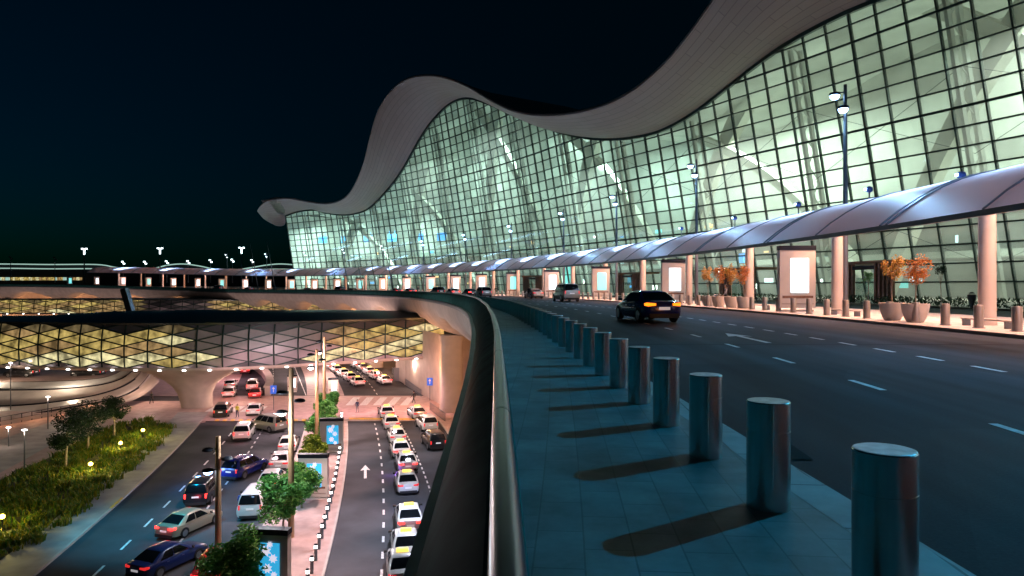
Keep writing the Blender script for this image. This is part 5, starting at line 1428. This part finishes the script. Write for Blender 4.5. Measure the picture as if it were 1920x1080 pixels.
# departures road
c = phR(1246, 606); pt = P(c[0], c[1], -.14)
bmw = place('sedan', pt, tang(c[1])-pi/2+.13, 'navy', 'dark navy sedan with amber tail lights driving on the departures road', lights='amber', grp='cars on the departures road', sc=1.07, name='sedan_car')
lamp('POINT', Vector(pt)+V((.2, -1.0, .7)), 6, (1, .3, .05), .2)
c = phR(1073, 566); place('van', P(c[0], c[1], -.14), tang(c[1])-pi/2, 'silver', 'silver minivan stopped at the kerb left of the dark sedan', lights='dim', grp='cars on the departures road', sc=1.1)
c = phR(1010, 560); place('sedan', P(c[0], c[1], -.14), tang(c[1])-pi/2, 'white', 'white sedan stopped at the kerb left of the silver minivan', lights='dim', grp='cars on the departures road')
far = ((905, 553.5, 'suv', 'silver', 'dim', 'silver suv on the far departures road just above the handrail bend'), (880, 553, 'sedan', 'black', 'red', 'black car with red tail lights above the handrail bend'), (768, 549, 'sedan', 'red', 'red', 'red glowing car far along the departures road, right of the leaning posts'), (742, 549, 'sedan', 'red', 'red', 'bright red car far along the departures road beside the rightmost leaning post'), (660, 547.5, 'sedan', 'black', 'dim', 'black car far away between the leaning posts'), (636, 546.5, 'van', 'black', 'dim', 'dark van far away left of the leaning posts'), (575, 545.5, 'sedan', 'navy', 'dim', 'tiny dark car far away below the left end of the glass wall'), (600, 546, 'sedan', 'silver', 'red', 'tiny silver car far away near the left end of the glass wall'), (820, 550.5, 'suv', 'black', 'dim', 'black suv far along the departures road left of the handrail bend'), (848, 552, 'sedan', 'white', 'red', 'white car far along the departures road left of the handrail bend'), (408, 543, 'van', 'black', 'dim', 'dark van under the far left canopy'), (465, 543.5, 'sedan', 'black', 'dim', 'tiny black car under the far left canopy'))
for x, y, kd, cl, lt, lab in far:
    p, z, r = hit(x, y, 264.5 if x < 860 else 262.5); place(kd, P(r, p, zd(p)-.14), tang(p)-pi/2, cl, lab, lights=lt, grp='cars on the departures road', rear=False)
# left lower road
LC = [('sedan', 306, 1015, -28, 'gold', 'red', 'champagne sedan pulling across the lower left road with lit tail lights'),
      ('sedan', 252, 1092, -30, 'blue', 'dim', 'dark blue sedan cut by the bottom edge on the lower left road'),
      ('suv', 366, 953, 0, 'black', 'red', 'black suv on the lower left road beside the champagne sedan'),
      ('suv', 428, 903, -25, 'navy', 'dim', 'dark blue suv with a bright blue light beside the front lamp post'),
      ('suv', 452, 829, 0, 'white', 'red', 'white suv with red tail lights alone on the lower left road'),
      ('van', 528, 811, 42, 'silver', 'dim', 'silver minivan parked at an angle near the pink crossing'),
      ('sedan', 537, 852, 0, 'white', 'dim', 'white car parked along the median, farthest of the parked line'),
      ('sedan', 521, 887, -1, 'white', 'dim', 'white sedan parked along the median, second from the farthest'),
      ('sedan', 500, 927, -2, 'white', 'red', 'white sedan parked along the median, third from the farthest'),
      ('van', 468, 978, -3, 'white', 'dim', 'white minivan parked along the median beside the brightest tree'),
      ('sedan', 385, 1108, 0, 'red', 'dim', 'red car roof just showing at the bottom edge by the lamp post'),
      ('suv', 413, 785, 0, 'black', 'dim', 'black suv at the pink crossing left of the person in yellow'),
      ('sedan', 474, 782, 0, 'white', 'dim', 'white car on the pink crossing right of the person in yellow'),
      ('sedan', 427, 747, 0, 'white', 'red', 'white car leaving under the bridge, left lane, nearest'),
      ('sedan', 430, 731, 0, 'white', 'dim', 'white car leaving under the bridge, left lane, second'),
      ('sedan', 477, 749, 0, 'red', 'red', 'red car with bright lights under the bridge by the orange curved wall'),
      ('suv', 472, 734, 0, 'white', 'red', 'white suv under the bridge ahead of the red car'),
      ('sedan', 426, 703, 0, 'black', 'red', 'small black car far under the bridge, left lane'),
      ('sedan', 459, 702, 0, 'red', 'red', 'small red car far under the bridge, right lane')]
for kd, x, y, da, cl, lt, lab in LC:
    g = ground(x, y); place(kd, g, hd(g.y)+radians(da), cl, lab, lights=lt)
lamp('POINT', ground(398, 905)+V((-.6, -1.5, 1.4)), 220, (.12, .35, 1.0), .2)
g = ground(392, 906); t = thing('work_light', 'bright blue white light beside the dark blue suv', 'light', g); mb = MB(); mb.lathe([(.25, 0), (.05, .05), (.04, .85)], 10); mb.build('stand', M['black'], t); mb = MB(); mb.lathe([(.06, .86), (.24, .95), (.28, 1.12), (.2, 1.28), (.001, 1.34)], 14); mb.build('lamp_glass', hl_blue, t, smooth=True)
TX = [(757, 1108), (764, 1062), (770, 1004), (766, 930), (766, 888), (754, 862), (747, 834), (736, 808), (728, 787)]
for i, (x, y) in enumerate(TX):
    g = ground(x, y); place('sedan', g, hd(g.y)+radians(2), 'white', 'white taxi in the long lower right queue, ' + ('nearest, cut by the bottom edge' if i == 0 else 'farthest, at the crossing' if i == 8 else ORD[i-1]+' from the bottom'), taxi=True, lights='red' if i in (2, 4, 5) else 'dim')
for i, (x, y, cl, kd, lab) in enumerate(((789, 788, 'white', 'sedan', 'white taxi right of the queue nearest the crossing'), (808, 811, 'white', 'suv', 'white car right of the queue behind one taxi'), (822, 846, 'black', 'suv', 'dark car half hidden by the deck edge, right lane'))):
    g = ground(x, y); place(kd, g, hd(g.y)+radians(6), cl, lab, taxi=(i == 0))
QA = [(676, 725), (662, 716), (649, 708), (637, 701), (626, 694), (617, 689)]
QB = [(727, 722), (711, 712), (698, 704), (686, 697), (676, 691)]
for nm, Q in (('left', QA), ('right', QB)):
    for i, (x, y) in enumerate(Q):
        g = ground(x, y); place('sedan', g, hd(g.y)+radians(9), 'white' if i != 3 else 'silver', f'taxi in the {nm} queue beyond the crossing, ' + ('nearest' if i == 0 else ORD[i-1]+' from the front'), taxi=True, lights='red' if i < 4 else 'dim')
# dark cars on the upper ramp behind the banded wall
for i, (x, y, lab) in enumerate(((40, 706, 'dark car on the ramp behind the banded wall at the picture left'), (165, 706, 'dark car on the ramp behind the banded wall near the bridge downlights'))):
    pt = at(x, y, 110); pt.z = -12.9; place('suv', pt, pi/2, 'black', lab, rear=False)
for q_ in PROTO.values():
    for c in list(q_.children):
        for d in list(c.children): bpy.data.objects.remove(d)
        bpy.data.objects.remove(c)
    bpy.data.objects.remove(q_)

# ------------------------------------------------------------------ people
skin_m = mat('skin', (.36, .22, .15), .6); hair_m = mat('dark hair', (.02, .015, .012), .7); shoe_m = mat('dark shoes', (.02, .02, .022), .5)
def body_mesh(pose):
    J = {}; E_ = []; Rr = {}
    def j(n_, x, y, z, r): J[n_] = (x, y, z); Rr[n_] = r
    st = .26 if pose == 'walk' else .06
    j('pel', 0, 0, .95, (.15, .11)); j('abd', 0, .01, 1.1, (.14, .1)); j('chs', 0, .01, 1.3, (.17, .115)); j('nk0', 0, 0, 1.45, (.09, .08)); j('nk', 0, .01, 1.53, (.052, .055)); j('hd0', 0, .025, 1.6, (.07, .085)); j('hd', 0, .02, 1.68, (.078, .098)); j('hd2', 0, .005, 1.76, (.06, .075))
    E_ += [('pel', 'abd'), ('abd', 'chs'), ('chs', 'nk0'), ('nk0', 'nk'), ('nk', 'hd0'), ('hd0', 'hd'), ('hd', 'hd2')]
    j('nose', 0, .125, 1.665, (.014, .016)); E_.append(('hd', 'nose'))
    for s, sg in (('l', -1), ('r', 1)):
        f = st*sg
        j('hip'+s, sg*.1, 0, .9, (.095, .1)); j('kn'+s, sg*.1, f*.6+.03, .5, (.062, .065)); j('an'+s, sg*.1, f*1.1-.02, .1, (.04, .045)); j('to'+s, sg*.12, f*1.1+.16, .045, (.045, .035))
        E_ += [('pel', 'hip'+s), ('hip'+s, 'kn'+s), ('kn'+s, 'an'+s), ('an'+s, 'to'+s)]
        j('ear'+s, sg*.085, .01, 1.67, (.012, .02)); E_.append(('hd', 'ear'+s))
        j('sh'+s, sg*.2, 0, 1.42, (.065, .07)); j('el'+s, sg*.26, -f*.5-.02, 1.14, (.046, .048)); j('wr'+s, sg*.25, -f*.9+.1, .92, (.03, .034)); j('pa'+s, sg*.25, -f*.95+.13, .85, (.018, .038))
        E_ += [('chs', 'sh'+s), ('sh'+s, 'el'+s), ('el'+s, 'wr'+s), ('wr'+s, 'pa'+s)]
        px_, py_, pz_ = J['pa'+s]
        for q_, (dy, ln) in enumerate(((.03, .072), (.01, .085), (-.01, .08), (-.028, .06))):
            j(f'f{q_}a'+s, px_, py_+dy, pz_-.035, (.009, .009)); j(f'f{q_}b'+s, px_-sg*.012, py_+dy+.004, pz_-.035-ln*.55, (.009, .009)); j(f'f{q_}c'+s, px_-sg*.034, py_+dy+.006, pz_-.035-ln, (.008, .008))
            E_ += [('pa'+s, f'f{q_}a'+s), (f'f{q_}a'+s, f'f{q_}b'+s), (f'f{q_}b'+s, f'f{q_}c'+s)]
        j('ta'+s, px_-sg*.01, py_+.05, pz_+.0, (.011, .011)); j('tb'+s, px_-sg*.025, py_+.072, pz_-.04, (.009, .009)); E_ += [('pa'+s, 'ta'+s), ('ta'+s, 'tb'+s)]
    names = list(J); me = bpy.data.meshes.new('person_body'); me.from_pydata([J[n_] for n_ in names], [(names.index(a), names.index(b)) for a, b in E_], [])
    o = bpy.data.objects.new('person_body', me); COL.objects.link(o)
    md = o.modifiers.new('skin', 'SKIN'); md.use_smooth_shade = True
    for i, n_ in enumerate(names): me.skin_vertices[0].data[i].radius = Rr[n_]
    me.skin_vertices[0].data[names.index('pel')].use_root = True
    sb = o.modifiers.new('sub', 'SUBSURF'); sb.levels = sb.render_levels = 1
    dg = bpy.context.evaluated_depsgraph_get(); out = bpy.data.meshes.new_from_object(o.evaluated_get(dg)); out.name = 'person_body'
    bpy.data.objects.remove(o)
    for m in (skin_m, skin_m, skin_m, shoe_m): out.materials.append(m)
    for f in out.polygons:
        c = f.center; z = c.z; ax = abs(c.x)
        f.use_smooth = True
        if z > 1.49 or (ax > .2 and z < .93 and z > .6): f.material_index = 0
        elif z > .98 or (ax > .185 and z > .9): f.material_index = 1
        elif z > .1: f.material_index = 2
        else: f.material_index = 3
    return out
BODY = {p: body_mesh(p) for p in ('walk', 'stand')}
hb = MB(); hb.lathe([(.001, 1.815), (.05, 1.805), (.085, 1.77), (.098, 1.71), (.096, 1.66), (.085, 1.63)], 16, (0, -.012, 0), cap=False)
hair_me = None
def person(loc, rz, top, legs, label, pose='stand', sc=1.0, hat=None):
    global hair_me
    r = thing('person', label, 'person', loc, rz, 'people walking about the airport'); r.scale = (sc, sc, sc)
    o = bpy.data.objects.new('body', BODY[pose]); COL.objects.link(o); o.parent = r
    for i, m in ((1, top), (2, legs)): o.material_slots[i].link = 'OBJECT'; o.material_slots[i].material = m
    if hair_me is None:
        h = hb.build('hair', hair_m, r, smooth=True); hair_me = h.data
    else:
        h = bpy.data.objects.new('hair', hair_me); COL.objects.link(h); h.parent = r
    return r
cl = lambda n_, c: mat(n_, c, .85)
blk, navy, yel, wht, gry, blu = cl('black cloth', (.02, .02, .022)), cl('navy cloth', (.02, .03, .07)), cl('yellow vest', (.6, .55, .04)), cl('white cloth', (.6, .6, .58)), cl('grey cloth', (.16, .16, .17)), cl('blue cloth', (.03, .1, .4))
def up(x, y, dz=1.74): c = phR(x, y, dz); return P(c[0], c[1], EYE-dz)
person(up(992, 561), 2.6, blk, blk, 'person in black walking beside the white sedan at the kerb', 'walk', 1.05)
p, z, r_ = hit(1361, 578, 271.8)
person(P(271.8, p, 0), p+pi/2, gry, blk, 'person in dark clothes pushing a blue luggage trolley by the saplings', 'walk')
tr_ = thing('luggage_trolley', 'blue luggage trolley pushed by the person near the orange saplings', 'trolley', P(271.4, p+.0042, 0), p)
mb = MB()
for a, b in (((-.3, -.35, .95), (.3, -.35, .95)), ((-.3, -.35, .1), (-.3, -.35, .95)), ((.3, -.35, .1), (.3, -.35, .95)), ((-.3, -.35, .2), (-.2, .5, .2)), ((.3, -.35, .2), (.2, .5, .2))): mb.tube([a, b], .02, 8)
mb.build('frame', M['steel'], tr_)
for s in (-.28, .28):
    mb = MB(); mb.loft([[(s+dx, -.3+.08*cos(2*pi*k/12), .08+.08*sin(2*pi*k/12)) for k in range(12)] for dx in (-.025, .025)]); mb.build('wheel', tyre, tr_)
mb = MB(); mb.loft([[(.05*0+.04*cos(0)+dx, .42+.07*cos(2*pi*k/12), .07+.07*sin(2*pi*k/12)) for k in range(12)] for dx in (-.025, .025)]); mb.build('wheel', tyre, tr_)
mb = MB(); mb.box((0, .08, .52), (.5, .62, .6)); mb.box((0, .08, .84), (.3, .06, .03)); cs = mb.build('suitcase', blu, None); cs.location = tr_.location; cs.rotation_euler = tr_.rotation_euler
tag(cs, 'blue suitcase riding on the luggage trolley', 'suitcase')
for x, y, rz, a, b, lab, ps in ((445, 783, 3.0, yel, navy, 'person in a yellow hi-vis top standing on the pink crossing', 'stand'), (670, 774, 2.9, navy, gry, 'person in dark clothes standing near the zebra bars', 'stand'), (776, 756, 1.2, blk, blk, 'person in black walking at the right end of the crossing', 'walk'), (453, 965, .2, blu, wht, 'person in a blue top beside the white minivan', 'stand'), (441, 902, .5, navy, navy, 'person in navy standing at the open side of the dark blue suv', 'stand'), (284, 757, 0, blk, blk, 'dark figure on the steps left of the flared pylon', 'walk')):
    person(ground(x, y, GZ+(.1 if 740 < y < 800 else .0)), rz, a, b, lab, ps)
for i, (x, R, lab) in enumerate(((930, 271.8, 'tiny person in dark clothes on the far pavement left of the small kiosk'), (918, 271.4, 'tiny person in white on the far pavement left of the small kiosk'), (812, 270.6, 'tiny person in black by the far parked suv'), (784, 270.6, 'tiny person in black by the far red cars'), (1415, 284, 'small person inside the canopy shade left of the big kiosk'))):
    p, z, r = hit(x, 550, R); person(P(R, p, zd(p)-(.14 if R > 278.5 and R < 289 else 0)), p+i, [blk, wht, blk, navy, gry][i], blk, lab, 'walk')
